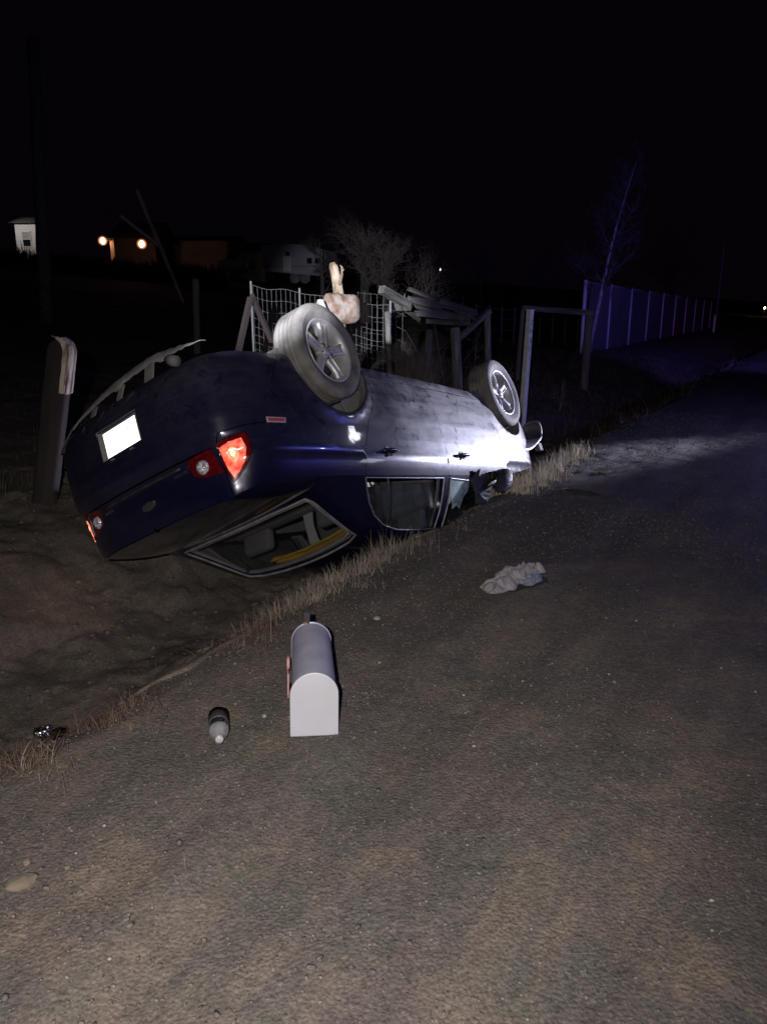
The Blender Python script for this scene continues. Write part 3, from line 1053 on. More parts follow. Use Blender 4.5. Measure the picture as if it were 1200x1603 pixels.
def side_set(sign):
    L = low if sign > 0 else mirror(low)
    Up = upper if sign > 0 else mirror(upper)
    # --- quarter panel with rear arch
    s_q = s_of_y_rear(0.69)
    q = sx([(0.445, 0.27)] + [(0.405, 0.24)]) + sx(arc(0, 0.21, RA, 6, 176)) + sx([(-0.42, 0.24), (-0.62, 0.26)])
    q = sx(arc(0, 0.21, RA, 5, 178)) + sx([(-0.385, 0.20), (-0.43, 0.195)])
    q += [(float(s_of_x(-0.60)), 0.42), (float(s_of_x(-0.64)), 0.665), (float(s_of_x(-0.80)), 0.675), (float(s_of_y_rear(0.66)), 0.70)]
    q += [(float(s_of_y_rear(0.635)), 0.76), (float(s_of_y_rear(0.64)), 1.0)]
    q += topline(s_of_y_rear(0.64), s_of_x(0.11), 36)
    q += sx([(0.10, 0.90), (0.115, 0.84), (0.16, 0.74), (0.24, 0.62), (0.34, 0.50), (0.41, 0.38), (0.435, 0.26), (0.42, 0.20)])
    tail = tail_poly()
    quarter = panel('quarter_panel', L, q, 'paint', car, holes=[tail_outer_hole()], step=0.045)
    # --- rear door lower skin
    rd = sx([(0.435, 0.26), (0.41, 0.38), (0.34, 0.50), (0.24, 0.62), (0.16, 0.74), (0.115, 0.84), (0.10, 0.90), (0.11, 0.982)])
    rd += topline(s_of_x(0.11), s_of_x(1.2), 24)[1:] + sx([(1.20, 0.26)])
    rdoor = panel('rear_door', L, rd, 'paint', car, step=0.05)
    fd = sx([(1.20, 0.26), (1.20, 0.97)]) + topline(s_of_x(1.20), s_of_x(2.26), 24)[1:] + sx([(2.30, 0.86), (2.31, 0.74), (2.28, 0.60), (2.22, 0.45), (2.18, 0.26)])
    fdoor = panel('front_door', L, fd, 'paint', car, step=0.05)
    sl = sx([(0.40, 0.17), (0.42, 0.20), (0.435, 0.26), (1.2, 0.26), (2.18, 0.26), (2.24, 0.17)])
    panel('sill', L, sl, 'paint', car, step=0.05)
    # --- front wing with arch
    fw = sx([(2.24, 0.17), (2.18, 0.26), (2.22, 0.45), (2.28, 0.60), (2.31, 0.74), (2.30, 0.86), (2.26, 0.955)])
    fw += topline(s_of_x(2.26), s_of_x(3.10), 24)[1:] + sx([(3.14, 0.70), (3.06, 0.60), (3.01, 0.44), (2.99, 0.24)]) + sx(arc(2.62, 0.21, RA, 2, 176))
    panel('front_wing', L, fw, 'paint', car, step=0.05)
    # arch lips and liners
    for cxx, xr in ((0.0, 0.37), (2.62, 0.37)):
        bm = bmesh.new()
        n = 30
        rows = []
        for i in range(n + 1):
            a = math.radians(-12 + 204 * i / n)
            r = 0.362
            x = cxx + r * math.cos(a)
            z = 0.21 + r * math.sin(a)
            so = low(s_of_x(x), max(z, 0.2))
            row = []
            for yy, dr in ((so[1] - 0.004, 0.0), (so[1] - 0.030, -0.002), (so[1] - 0.06, 0.02), (0.52, 0.03), (0.50, 0.02)):
                row.append(bm.verts.new((cxx + (r + dr) * math.cos(a), sign * yy, 0.21 + (r + dr) * math.sin(a))))
            rows.append(row)
        for i in range(n):
            for k in range(4):
                bm.faces.new((rows[i][k], rows[i + 1][k], rows[i + 1][k + 1], rows[i][k + 1]))
        # inner wall
        c = bm.verts.new((cxx, sign * 0.50, 0.2))
        for i in range(n):
            bm.faces.new((rows[i][4], rows[i + 1][4], c))
        obj('wheel_arch_liner', bm, 'liner', car, smooth=True)
    # --- greenhouse side: one frame with three glazed openings
    u_of = lambda x, z: float(np.clip((z - ztop_s(s_of_x(x))) / (np.interp(x, _rx2, _rz) - ztop_s(s_of_x(x))), 0, 2))
    win_r = [(x, u_of(x, z)) for x, z in REAR_WIN]
    win_f = [(x, u_of(x, z)) for x, z in FRONT_WIN]
    fr = [(-0.35, 0.0), (2.72, 0.0), (2.72, 1.08), (1.95, 1.08), (0.22, 1.08), (-0.35, 1.12)]
    side_frame = panel('side_window_frame', Up, fr, 'paint', car, holes=[win_r, win_f], step=0.045, gap=0.0, thick=0.03)
    for win, nm, host in ((win_r, 'rear_side_window', rdoor), (win_f, 'front_side_window', fdoor)):
        broken = (nm.startswith('front') and sign > 0)
        if not broken:
            # pane tilted to mirror the added lamp: a little deeper at the belt than at the roof rail
            def pane_fn(x, u, Up=Up, sg=sign):
                P = Up(x, u)
                P[..., 1] -= sg * (0.014 + 0.072 * (1 - np.clip(u, 0, 1)))
                return P
            panel(nm, pane_fn, win, 'glass', host, step=0.06, gap=0.002, off=0.0, thick=0.003)
        # bright trim around the opening
        w = np.array(resample(win, 0.02))
        P = Up(w[:, 0], w[:, 1])
        P2 = Up(w[:, 0], w[:, 1] + 0.001)
        bm = bmesh.new()
        pts = [Vector(p) + Vector((0, sign * 0.004, 0.001)) for p in P]
        pts.append(pts[0])
        tube(bm, pts, 0.0055, 6, cap=False)
        obj('window_trim', bm, 'trim', host, smooth=True)
    # division bar of the rear quarter light
    xb = 0.36
    us_ = np.linspace(0.0, u_of(xb, 1.315), 8)
    bm = bmesh.new()
    tube(bm, [Vector(Up(xb + 0.012 * i, u)) - Vector((0, sign * 0.004, 0)) for i, u in enumerate(us_)], 0.008, 6)
    obj('window_divider', bm, 'black_plastic', rdoor, smooth=True)
    # black B post cover
    return quarter, rdoor, fdoor


REAR_WIN = [(0.10, 0.992), (0.13, 1.06), (0.18, 1.14), (0.26, 1.215), (0.38, 1.275), (0.55, 1.312), (0.80, 1.325), (1.08, 1.328), (1.11, 1.20), (1.12, 0.992)]
FRONT_WIN = [(1.23, 0.992), (1.22, 1.20), (1.20, 1.325), (1.45, 1.312), (1.62, 1.27), (1.80, 1.205), (2.00, 1.115), (2.14, 1.04), (2.18, 0.985)]
M['trim'] = mat('window_bright_trim', (0.26, 0.26, 0.30), 0.4, 0.6, base2=(0.16, 0.16, 0.18), scale=14)


def tail_poly():
    """outer teardrop lamp on the rear corner, (s, z)"""
    return TAIL


def rs(y):
    return float(s_of_y_rear(y))


TAIL = [(rs(0.60), 0.755), (rs(0.66), 0.735), (rs(0.715), 0.722), (rs(0.755), 0.716), (rs(0.765), 0.75), (rs(0.765), 0.82), (rs(0.755), 0.87), (rs(0.735), 0.915),
        (rs(0.70), 0.955), (rs(0.672), 0.972), (rs(0.655), 0.945), (rs(0.64), 0.89), (rs(0.62), 0.82)]
REVERSE = [(rs(0.405), 0.80), (rs(0.42), 0.775), (rs(0.48), 0.765), (rs(0.59), 0.757), (rs(0.60), 0.80), (rs(0.628), 0.90), (rs(0.60), 0.905), (rs(0.50), 0.895), (rs(0.43), 0.87)]


def tail_outer_hole():
    return [p for p in TAIL]


q_l, rd_l, fd_l = side_set(1)
q_r, rd_r, fd_r = side_set(-1)


def full(fn):
    """signed second half: s<0 means the right side"""
    def g(a, b):
        a = np.asarray(a, float)
        P = np.array(fn(np.abs(a), b))
        P[..., 1] *= np.where(a < 0, -1, 1)
        return P
    return g


LOWF = full(low)


def both(poly):
    """close a left-half outline (starting and ending on the centre line) over the full width"""
    return list(poly) + [(-a, b) for a, b in reversed(poly) if abs(a) > 1e-9]


# boot lid: rear face
rf = [(0.0, 0.765), (rs(0.35), 0.765), (rs(0.40), 0.765), (rs(0.635), 0.757), (rs(0.638), 1.0)]
rf += [(rs(y), float(ztop_s(rs(y)))) for y in (0.63, 0.55, 0.45, 0.3, 0.15)] + [(0.0, float(ztop_s(0.0)))]
rf_full = both(rf)
rev_l = [p for p in REVERSE]
rev_r = [(-a, b) for a, b in REVERSE][::-1]
boot_hole_l = [(a, b) for a, b in TAIL if a < rs(0.645)]
tail_hole_l = [(min(a, rs(0.634)), b) for a, b in TAIL]
lidf = panel('boot_lid', LOWF, rf_full, 'paint', car, holes=[rev_l, rev_r], step=0.045)
# bumper
bp_ = [(0.0, 0.235), (rs(0.5), 0.235), (rs(0.68), 0.225), (s_of_x(-0.60), 0.205), (s_of_x(-0.43), 0.195), (s_of_x(-0.60), 0.42), (s_of_x(-0.64), 0.665),
       (s_of_x(-0.80), 0.675), (rs(0.66), 0.70), (rs(0.635), 0.757), (rs(0.40), 0.762), (0.0, 0.762)]
bp_ = [(float(a), b) for a, b in bp_]
PLATE = [(rs(0.185), 0.375), (rs(0.185), 0.555), (-rs(0.185), 0.555), (-rs(0.185), 0.375)]
bumper = panel('rear_bumper', LOWF, both(bp_), 'paint', car, holes=[PLATE], step=0.045, thick=0.02)
# deck
DECKF = full(lambda b, a: deck(a, 2 - b))  # first coordinate: 0 centre .. 2 belt side
dk = both([(0.0, 0.02), (0.96, 0.02), (0.96, 0.985), (0.0, 0.985)])
obj_deck = panel('boot_lid_top', DECKF, dk, 'paint', car, step=0.07, gap=0.002)
for sg in (1, -1):
    g = (lambda b, a: deck(a, 2 - b)) if sg > 0 else mirror(lambda b, a: deck(a, 2 - b))
    panel('rear_shoulder', g, [(0.965, 0.0), (1.995, 0.0), (1.995, 1.0), (0.965, 1.0)], 'paint', car, step=0.07, gap=0.0)
HOODF = full(lambda b, a: deck(a, 2 - b, True))
panel('bonnet', HOODF, both([(0.0, 0.02), (0.98, 0.02), (0.98, 0.98), (0.0, 0.98)]), 'paint', car, step=0.08)
for sg in (1, -1):
    g = (lambda b, a: deck(a, 2 - b, True)) if sg > 0 else mirror(lambda b, a: deck(a, 2 - b, True))
    panel('front_shoulder', g, [(0.985, 0.0), (1.995, 0.0), (1.995, 1.0), (0.985, 1.0)], 'paint', car, step=0.08, gap=0.0)
# front bumper
sf = lambda y: float(s_of_y_front(y))
fbp = [(0.0, 0.20), (sf(0.6), 0.20), (float(s_of_x(2.99)), 0.22), (float(s_of_x(3.01)), 0.44), (float(s_of_x(3.06)), 0.60), (float(s_of_x(3.14)), 0.70), (float(s_of_x(3.12)), 0.80)]
fbp = [(S_MAX - a if a else 0.0, b) for a, b in fbp]
FR = full(lambda a, b: low(S_MAX - a, b))
fb = [(0.0, 0.20), (S_MAX - sf(0.6), 0.20), (S_MAX - float(s_of_x(2.99)), 0.22), (S_MAX - float(s_of_x(3.01)), 0.44), (S_MAX - float(s_of_x(3.06)), 0.60), (S_MAX - float(s_of_x(3.14)), 0.70)]
fb += [(S_MAX - float(s_of_x(xx)), float(ztop_s(s_of_x(xx)))) for xx in (3.12, 3.28, 3.40, 3.48, 3.53)] + [(0.0, float(ztop_s(S_MAX)))]
panel('front_bumper', FR, both(fb), 'paint', car, step=0.06, holes=[[(-0.3, 0.30), (0.3, 0.30), (0.3, 0.42), (-0.3, 0.42)]])

# roof with rear and front screens
UPF = full(lambda b, x: upper(x, 2 - b))
REAR_SCREEN_L = [(0.0, -0.325), (0.45, -0.32), (0.87, -0.29), (0.885, -0.22), (0.865, 0.0), (0.85, 0.215), (0.70, 0.25), (0.35, 0.265), (0.0, 0.27)]
FRONT_SCREEN_L = [(0.0, 1.80), (0.5, 1.79), (0.86, 1.76), (0.87, 1.95), (0.89, 2.3), (0.90, 2.60), (0.6, 2.64), (0.0, 2.66)]
rfp = both([(0.0, -0.35), (0.92, -0.35), (0.92, 0.22), (0.92, 1.95), (0.92, 2.72), (0.0, 2.72)])
panel('roof', UPF, rfp, 'paint', car, holes=[both(REAR_SCREEN_L), both(FRONT_SCREEN_L)], step=0.05, gap=0.0, thick=0.03)
panel('windscreen', UPF, both(FRONT_SCREEN_L), 'glass', car, step=0.07, gap=0.003, off=-0.01, thick=0.004)
panel('rear_screen', UPF, both(REAR_SCREEN_L), 'rear_glass', car, step=0.07, gap=0.003, off=-0.012, thick=0.004)
# dusty seal round the rear screen
w = resample(both(REAR_SCREEN_L), 0.04)
P = UPF(w[:, 0], w[:, 1])
bm = bmesh.new()
tube(bm, [Vector(p) for p in P] + [Vector(P[0])], 0.009, 6, cap=False)
obj('rear_screen_seal', bm, 'seal_dusty', car, smooth=True)
bm = bmesh.new()
w2 = inset(w, 0.045)
P = UPF(w2[:, 0], w2[:, 1]) - np.array([-0.006, 0, 0.022])
tube(bm, [Vector(p) for p in P] + [Vector(P[0])], 0.014, 6, cap=False)
obj('screen_inner_rim', bm, 'interior', car, smooth=True)

# --- tail lamps
for sg in (1, -1):
    L = low if sg > 0 else mirror(low)
    tl = panel('tail_lamp', L, TAIL, 'dial', car, step=0.03, gap=0.003, off=-0.004, thick=0.03)
    tl['label'] = 'lit red tail lamp' if sg > 0 else 'tail lamp glowing orange white'
    if sg > 0:
        inner = [(rs(0.640), 0.772), (rs(0.70), 0.752), (rs(0.742), 0.745), (rs(0.752), 0.80), (rs(0.74), 0.87), (rs(0.712), 0.92), (rs(0.683), 0.948), (rs(0.662), 0.90), (rs(0.648), 0.84)]
    else:
        inner = [(rs(0.655), 0.785), (rs(0.70), 0.765), (rs(0.742), 0.76), (rs(0.752), 0.81), (rs(0.74), 0.875), (rs(0.70), 0.90), (rs(0.67), 0.87)]
    panel('lamp_glow', L, inner, 'lamp_glow', tl, step=0.02, off=0.0015, thick=0.004, gap=0)
    # round reflector bowl with bulb
    cs, cz = rs(0.703), 0.822
    bowl = [(cs + 0.036 * math.cos(a), cz + 0.042 * math.sin(a)) for a in np.linspace(0, 2 * math.pi, 24, endpoint=False)]
    panel('lamp_bowl', L, bowl, 'bowl', tl, step=0.015, off=0.004, thick=0.004, gap=0)
    hot = [(cs + 0.016 * math.cos(a), cz - 0.006 + 0.017 * math.sin(a)) for a in np.linspace(0, 2 * math.pi, 14, endpoint=False)]
    panel('bulb', L, hot, 'lamp_hot', tl, step=0.015, off=0.0075, thick=0.003, gap=0)
    if sg < 0:
        turn = [(rs(0.728), 0.765), (rs(0.762), 0.765), (rs(0.762), 0.885), (rs(0.728), 0.905)]
        panel('side_glow', L, turn, 'lamp_hot2', tl, step=0.02, off=0.004, thick=0.003, gap=0)
    rl = panel('reverse_lamp_housing', L, REVERSE, 'dial', tl, step=0.03, gap=0.002, off=-0.004, thick=0.03)
    c2s, c2z = rs(0.50), 0.832
    c3 = Vector(L(np.array(c2s), np.array(c2z)))
    n3 = Vector((-1, sg * 0.18, 0)).normalized()
    bm = bmesh.new()
    lathe(bm, [(0.0005, 0.022), (0.016, 0.020), (0.030, 0.012), (0.040, 0.0), (0.043, -0.01)], 'z', 28)
    o = obj('reverse_lamp', bm, 'reverse', tl, smooth=True)
    o.matrix_local = Matrix.Translation(c3) @ n3.to_track_quat('Z', 'X').to_matrix().to_4x4()

# --- licence plate in its recess with two small plate lamps
pr = empty('licence_plate')
pr.parent = car
bm = bmesh.new()
xw = -1.095
o_, i_ = [(-0.19, 0.368), (0.19, 0.368), (0.19, 0.562), (-0.19, 0.562)], [(-0.158, 0.385), (0.158, 0.385), (0.158, 0.545), (-0.158, 0.545)]
vo = [bm.verts.new((xw + 0.012, y, z)) for y, z in o_]
vi = [bm.verts.new((xw + 0.040, y, z)) for y, z in i_]
for k in range(4):
    bm.faces.new((vo[k], vo[(k + 1) % 4], vi[(k + 1) % 4], vi[k]))
bm.faces.new(vi)
obj('plate_recess', bm, 'grey_plastic', pr)
bm = bmesh.new()
box(bm, (xw + 0.030, 0, 0.465), (0.003, 0.305, 0.152))
pl = obj('number_plate', bm, 'plate_sheet', pr, bevel=0.001)
bm = bmesh.new()
for y, z, r in ((0.075, 0.432, 0.006), (0.098, 0.424, 0.004), (0.09, 0.452, 0.003), (0.112, 0.512, 0.003), (-0.115, 0.53, 0.003)):
    lathe(bm, [(0.0002, 0.0), (r, 0.0)], 'x', 10, c=(xw + 0.0275, y, z))
obj('dirt_spots', bm, 'plate_mark', pr)['kind'] = 'stuff'
for y in (-0.09, 0.09):
    bm = bmesh.new()
    box(bm, (xw + 0.008, y, 0.572), (0.016, 0.03, 0.008))
    obj('plate_lamp', bm, 'grey_plastic', pr, bevel=0.002)

# --- badges: emblem and raised letters too small to read
bm = bmesh.new()
c = LOWF(np.array(0.0), np.array(0.905))
bow = [(-0.055, -0.011), (-0.045, -0.020), (-0.018, -0.020), (-0.018, -0.026), (0.018, -0.026), (0.018, -0.020), (0.055, -0.020), (0.045, 0.011), (0.040, 0.018), (0.018, 0.018), (0.018, 0.024), (-0.018, 0.024), (-0.018, 0.018), (-0.050, 0.018)]
prism(bm, bow, 0.006, Matrix(((0, 0, -1, c[0] + 0.0), (1, 0, 0, 0.03), (0, 1, 0, c[2]), (0, 0, 0, 1))))
obj('emblem', bm, 'badge', car, bevel=0.0015)
for y0, n, zc_ in ((0.30, 6, 0.822), (-0.36, 5, 0.822)):
    bm = bmesh.new()
    for k in range(n):
        yy = y0 + k * 0.018
        c = LOWF(np.array(rs(abs(yy)) * (1 if yy > 0 else -1)), np.array(zc_))
        w_ = 0.010
        box(bm, (c[0] - 0.001, yy, zc_ - 0.006), (0.003, w_, 0.0025))
        box(bm, (c[0] - 0.001, yy, zc_ + 0.006), (0.003, w_, 0.0025))
        box(bm, (c[0] - 0.001, yy - 0.004, zc_), (0.003, 0.0028, 0.0135))
    obj('badge_letters', bm, 'badge', car)
# boot lid grip strip above the plate
bm = bmesh.new()
pts = [Vector(LOWF(np.array(rs(abs(y)) * (1 if y >= 0 else -1)), np.array(0.792))) + Vector((-0.004, 0, 0)) for y in np.linspace(-0.36, 0.36, 16)]
tube(bm, pts, 0.010, 6)
obj('boot_grip', bm, 'black_plastic', car, smooth=True)

# side marker
for sg in (1, -1):
    L = low if sg > 0 else mirror(low)
    x0, x1 = -0.72, -0.57
    mk = panel('side_marker', L, sx([(x0, 0.640), (x0, 0.672), (x1 - 0.01, 0.672), (x1, 0.640)]), 'reflector_rim', car, step=0.03, off=0.003, thick=0.006, gap=0)
    panel('reflector', L, sx([(x0 + 0.010, 0.646), (x0 + 0.010, 0.666), (x1 - 0.02, 0.666), (x1 - 0.012, 0.646)]), 'reflector', mk, step=0.03, off=0.0055, thick=0.003, gap=0)

# door handles
for sg, rdd, fdd in ((1, rd_l, fd_l), (-1, rd_r, fd_r)):
    L = low if sg > 0 else mirror(low)
    for xh, host in ((0.38, rdd), (1.43, fdd)):
        c = L(s_of_x(np.array(xh)), np.array(0.825))
        bm = bmesh.new()
        pts = []
        for t in np.linspace(0, 1, 9):
            xx = xh - 0.09 + 0.18 * t
            pts.append((xx, c[1] + sg * (0.006 + 0.030 * math.sin(math.pi * t) ** 0.5), c[2]))
        tube(bm, pts, [0.008] + [0.013] * 7 + [0.008], 8)
        h = obj('door_handle', bm, 'paint', host, smooth=True)
        bm = bmesh.new()
        lathe(bm, [(0.0005, 0.0), (0.032, 0.0005), (0.038, 0.003)], 'y', 20, c=(xh, c[1] + sg * 0.003, c[2] - 0.002))
        obj('handle_cup', bm, 'black_plastic', host, smooth=True)
# door mirror: torn off and folded on the left
c = low(s_of_x(np.array(2.02)), np.array(0.96))
bm = bmesh.new()
rows = []
ctrl = [((2.13, 0.79, 0.945), 0.030, 0.035), ((2.03, 0.86, 0.97), 0.045, 0.05), ((1.96, 0.93, 1.01), 0.065, 0.05), ((1.88, 0.955, 1.05), 0.085, 0.035), ((1.80, 0.93, 1.09), 0.075, 0.02), ((1.76, 0.90, 1.12), 0.03, 0.012)]
for (p, rz, ry) in ctrl:
    rows.append([bm.verts.new((p[0] + 0.3 * rz * math.cos(a) + rng.uniform(-.008, .008), p[1] + ry * math.cos(a), p[2] + rz * math.sin(a) + rng.uniform(-.008, .008))) for a in np.linspace(0, 2 * math.pi, 12, endpoint=False)])
for i in range(len(rows) - 1):
    for k in range(12):
        bm.faces.new((rows[i][k], rows[i][(k + 1) % 12], rows[i + 1][(k + 1) % 12], rows[i + 1][k]))
bm.faces.new(rows[0][::-1])
bm.faces.new(rows[-1])
mo = obj('door_mirror', bm, 'black_plastic', fd_l, smooth=True)
mo['label'] = 'smashed black door mirror'
bm = bmesh.new()
tube(bm, [(2.1, -0.80, 0.97), (2.08, -0.90, 0.99), (2.05, -0.98, 1.02)], [0.05, 0.07, 0.05], 10)
obj('door_mirror', bm, 'paint', fd_r, smooth=True)

# crazed glass still hanging in the left front window, in torn pieces
g1 = [(1.235, 0.0), (1.24, 0.30), (1.27, 0.52), (1.30, 0.38), (1.33, 0.60), (1.40, 0.55), (1.46, 0.62), (1.50, 0.40), (1.56, 0.30), (1.58, 0.0)]
pane = panel('front_side_window', upper, g1, 'crazed', fd_l, step=0.03, gap=0.0, off=-0.008, thick=0.004)
pane['label'] = 'crazed greenish window glass hanging in pieces'
g2 = [(1.32, 0.60), (1.34, 0.98), (1.47, 0.94), (1.58, 0.80), (1.60, 0.60), (1.48, 0.66), (1.40, 0.60)]
panel('broken_glass_piece', upper, g2, 'glass', fd_l, step=0.04, gap=0.0, off=-0.03, thick=0.003)
# cracks: dark chips
bm = bmesh.new()
for k in range(46):
    x = rng.uniform(1.26, 1.56)
    u = rng.uniform(0.02, 0.5)
    p = upper(np.array(x), np.array(u))
    r = rng.uniform(0.002, 0.008)
    vs_ = [bm.verts.new((p[0] + r * math.cos(a) * rng.uniform(.4, 1.4), p[1] - 0.0035, p[2] + r * math.sin(a) * rng.uniform(.4, 1.6))) for a in np.linspace(0, 2 * math.pi, 6, endpoint=False)]
    bm.faces.new(vs_)
obj('glass_chips', bm, 'rubber_seal', fd_l)['kind'] = 'stuff'
# black torn trim hanging off the window sill of the front door
bm = bmesh.new()
outl = [(1.58, 0.985), (1.66, 0.93), (1.74, 0.955), (1.86, 0.98), (2.0, 0.955), (2.16, 0.925), (2.18, 1.0), (2.08, 1.06), (1.94, 1.04), (1.84, 1.06), (1.76, 1.16), (1.66, 1.22), (1.58, 1.20), (1.60, 1.10)]
rows = []
a_ = [bm.verts.new((x, 0.835 - 0.10 * (z - 0.93) + 0.03 * math.sin(x * 31), z)) for x, z in outl]
b_ = [bm.verts.new((x, 0.815 - 0.10 * (z - 0.93) + 0.03 * math.sin(x * 31), z)) for x, z in outl]
bm.faces.new(a_)
bm.faces.new(b_[::-1])
for k in range(len(outl)):
    bm.faces.new((a_[k], a_[(k + 1) % len(outl)], b_[(k + 1) % len(outl)], b_[k]))
obj('torn_black_trim', bm, 'black_plastic', fd_l)


# --- wheels
def make_wheel():
    w = empty('wheel')
    bm = bmesh.new()
    prof = [(0.200, -0.085), (0.222, -0.097), (0.250, -0.104), (0.275, -0.103), (0.292, -0.096), (0.300, -0.084)]
    tread = []
    for yy in np.linspace(-0.078, 0.078, 27):
        g = 0.0
        for gy in (-0.048, -0.016, 0.016, 0.048):
            if abs(yy - gy) < 0.004:
                g = 0.007
        tread.append((0.3045 - 0.10 * yy * yy - g, float(yy)))
    prof += tread + [(0.300, 0.084), (0.292, 0.096), (0.275, 0.103), (0.262, 0.1045), (0.258, 0.1065), (0.252, 0.1045), (0.222, 0.097), (0.200, 0.085)]
    lathe(bm, prof, 'y', 72)
    obj('tyre', bm, 'tyre', w, smooth=True)
    rim = empty('rim')
    rim.parent = w
    bm = bmesh.new()
    lathe(bm, [(0.197, -0.088), (0.203, -0.092), (0.203, -0.080), (0.185, -0.070), (0.175, -0.03), (0.170, 0.03), (0.180, 0.060), (0.188, 0.072), (0.203, 0.082), (0.206, 0.090), (0.201, 0.0935), (0.192, 0.086), (0.183, 0.074), (0.172, 0.055), (0.167, 0.02)], 'y', 64)
    obj('rim_barrel', bm, 'rim', rim, smooth=True)
    for k in range(5):
        bm = bmesh.new()
        a0 = 2 * math.pi * k / 5
        # twin-edged tapered spoke, wide at the hub
        rows = []
        for r, hw, y, t in ((0.030, 0.028, 0.060, 0.03), (0.06, 0.034, 0.064, 0.03), (0.10, 0.030, 0.070, 0.028), (0.14, 0.031, 0.074, 0.026), (0.168, 0.040, 0.074, 0.024), (0.186, 0.052, 0.072, 0.02)):
            row = []
            for ww, yy in ((-1, y - 0.012), (-0.8, y - 0.001), (-0.62, y + 0.002), (-0.42, y - 0.006), (0.42, y - 0.006), (0.62, y + 0.002), (0.8, y - 0.001), (1, y - 0.012), (0.9, y - t), (-0.9, y - t)):
                row.append(bm.verts.new((r * math.cos(a0) - ww * hw * math.sin(a0), yy, r * math.sin(a0) + ww * hw * math.cos(a0))))
            rows.append(row)
        for i in range(len(rows) - 1):
            for j in range(10):
                bm.faces.new((rows[i][j], rows[i][(j + 1) % 10], rows[i + 1][(j + 1) % 10], rows[i + 1][j]))
        bm.faces.new(rows[0])
        bm.faces.new(rows[-1][::-1])
        obj('spoke', bm, 'rim', rim)
    bm = bmesh.new()
    lathe(bm, [(0.0005, 0.074), (0.022, 0.073), (0.027, 0.068), (0.030, 0.060), (0.062, 0.058), (0.066, 0.05), (0.066, 0.03)], 'y', 32)
    obj('hub_cap', bm, 'rim', rim, smooth=True)
    for k in range(5):
        a = 2 * math.pi * (k + 0.5) / 5
        bm = bmesh.new()
        lathe(bm, [(0.0005, 0.074), (0.007, 0.074), (0.0085, 0.070), (0.0085, 0.05)], 'y', 6, c=(0.046 * math.cos(a), 0, 0.046 * math.sin(a)))
        obj('wheel_nut', bm, 'chrome', rim)
    bm = bmesh.new()
    lathe(bm, [(0.0005, 0.0), (0.10, 0.0), (0.135, 0.0), (0.137, -0.01), (0.0005, -0.012)], 'y', 40)
    obj('brake_drum', bm, 'brake', w, smooth=True)
    return w


wheel = make_wheel()
w_pos = [((-0.02, 0.785, 0.15), 0, 0.20, 'rear wheel on the near side, dust covered'), ((2.60, 0.79, 0.165), 0, 0.55, 'front wheel on the near side'),
         ((0.0, -0.775, 0.20), math.pi, 0.9, None), ((2.62, -0.775, 0.215), math.pi, 0.1, None)]
for i, (p, rz, spin, lb) in enumerate(w_pos):
    o = wheel if i == 0 else copy_tree(wheel)
    o.parent = car
    o.matrix_local = Matrix.Translation(p) @ Matrix.Diagonal((1.06, 1.06, 1.06, 1)) @ Euler((math.radians(3) if rz == 0 else math.radians(-3), 0, 0)).to_matrix().to_4x4() @ Matrix.Rotation(rz, 4, 'Z') @ Matrix.Rotation(spin, 4, 'Y')

# --- underbody
bm = bmesh.new()
nx_, ny_ = 40, 12
xs_ = np.linspace(-1.0, 3.40, nx_)
rows = []
for x in xs_:
    w_ = float(np.interp(x, [-0.9, -0.5, -0.38, 0.38, 0.42, 2.22, 2.25, 3.0, 3.4], [0.62, 0.74, 0.50, 0.50, 0.80, 0.80, 0.50, 0.50, 0.5]))
    row = []
    for t in np.linspace(-1, 1, ny_):
        zz = 0.20 + 0.05 * math.exp(-(t / 0.18) ** 2) + 0.012 * math.sin(x * 9) * (abs(t) < 0.8)
        if x < -0.4:
            zz += 0.10
        row.append(bm.verts.new((x, w_ * t, zz)))
    rows.append(row)
for i in range(nx_ - 1):
    for k in range(ny_ - 1):
        bm.faces.new((rows[i][k], rows[i + 1][k], rows[i + 1][k + 1], rows[i][k + 1]))
obj('underbody', bm, 'under', car)
bm = bmesh.new()
tube(bm, [(2.6, 0.1, 0.19), (1.5, 0.12, 0.19), (0.5, 0.12, 0.18), (0.1, 0.3, 0.19), (-0.3, 0.35, 0.24), (-0.5, 0.3, 0.26)], 0.028, 10)
tube(bm, [(-0.45, 0.45, 0.27), (-0.45, -0.25, 0.27)], 0.09, 14)
tube(bm, [(-0.5, -0.2, 0.27), (-0.9, -0.3, 0.27)], 0.03, 10)
obj('exhaust', bm, 'brake', car, smooth=True)
bm = bmesh.new()
tube(bm, [(0.0, -0.70, 0.2), (0.12, -0.5, 0.19), (0.12, 0.5, 0.19), (0.0, 0.70, 0.2)], 0.035, 10)
tube(bm, [(0.12, 0.5, 0.19), (0.5, 0.5, 0.2)], 0.03, 8)
tube(bm, [(0.12, -0.5, 0.19), (0.5, -0.5, 0.2)], 0.03, 8)
obj('rear_axle', bm, 'brake', car, smooth=True)
bm = bmesh.new()
tube(bm, [(2.62, -0.70, 0.22), (2.62, 0.70, 0.22)], 0.018, 8)
box(bm, (2.65, 0, 0.24), (0.35, 0.7, 0.1))
obj('front_subframe', bm, 'brake', car)

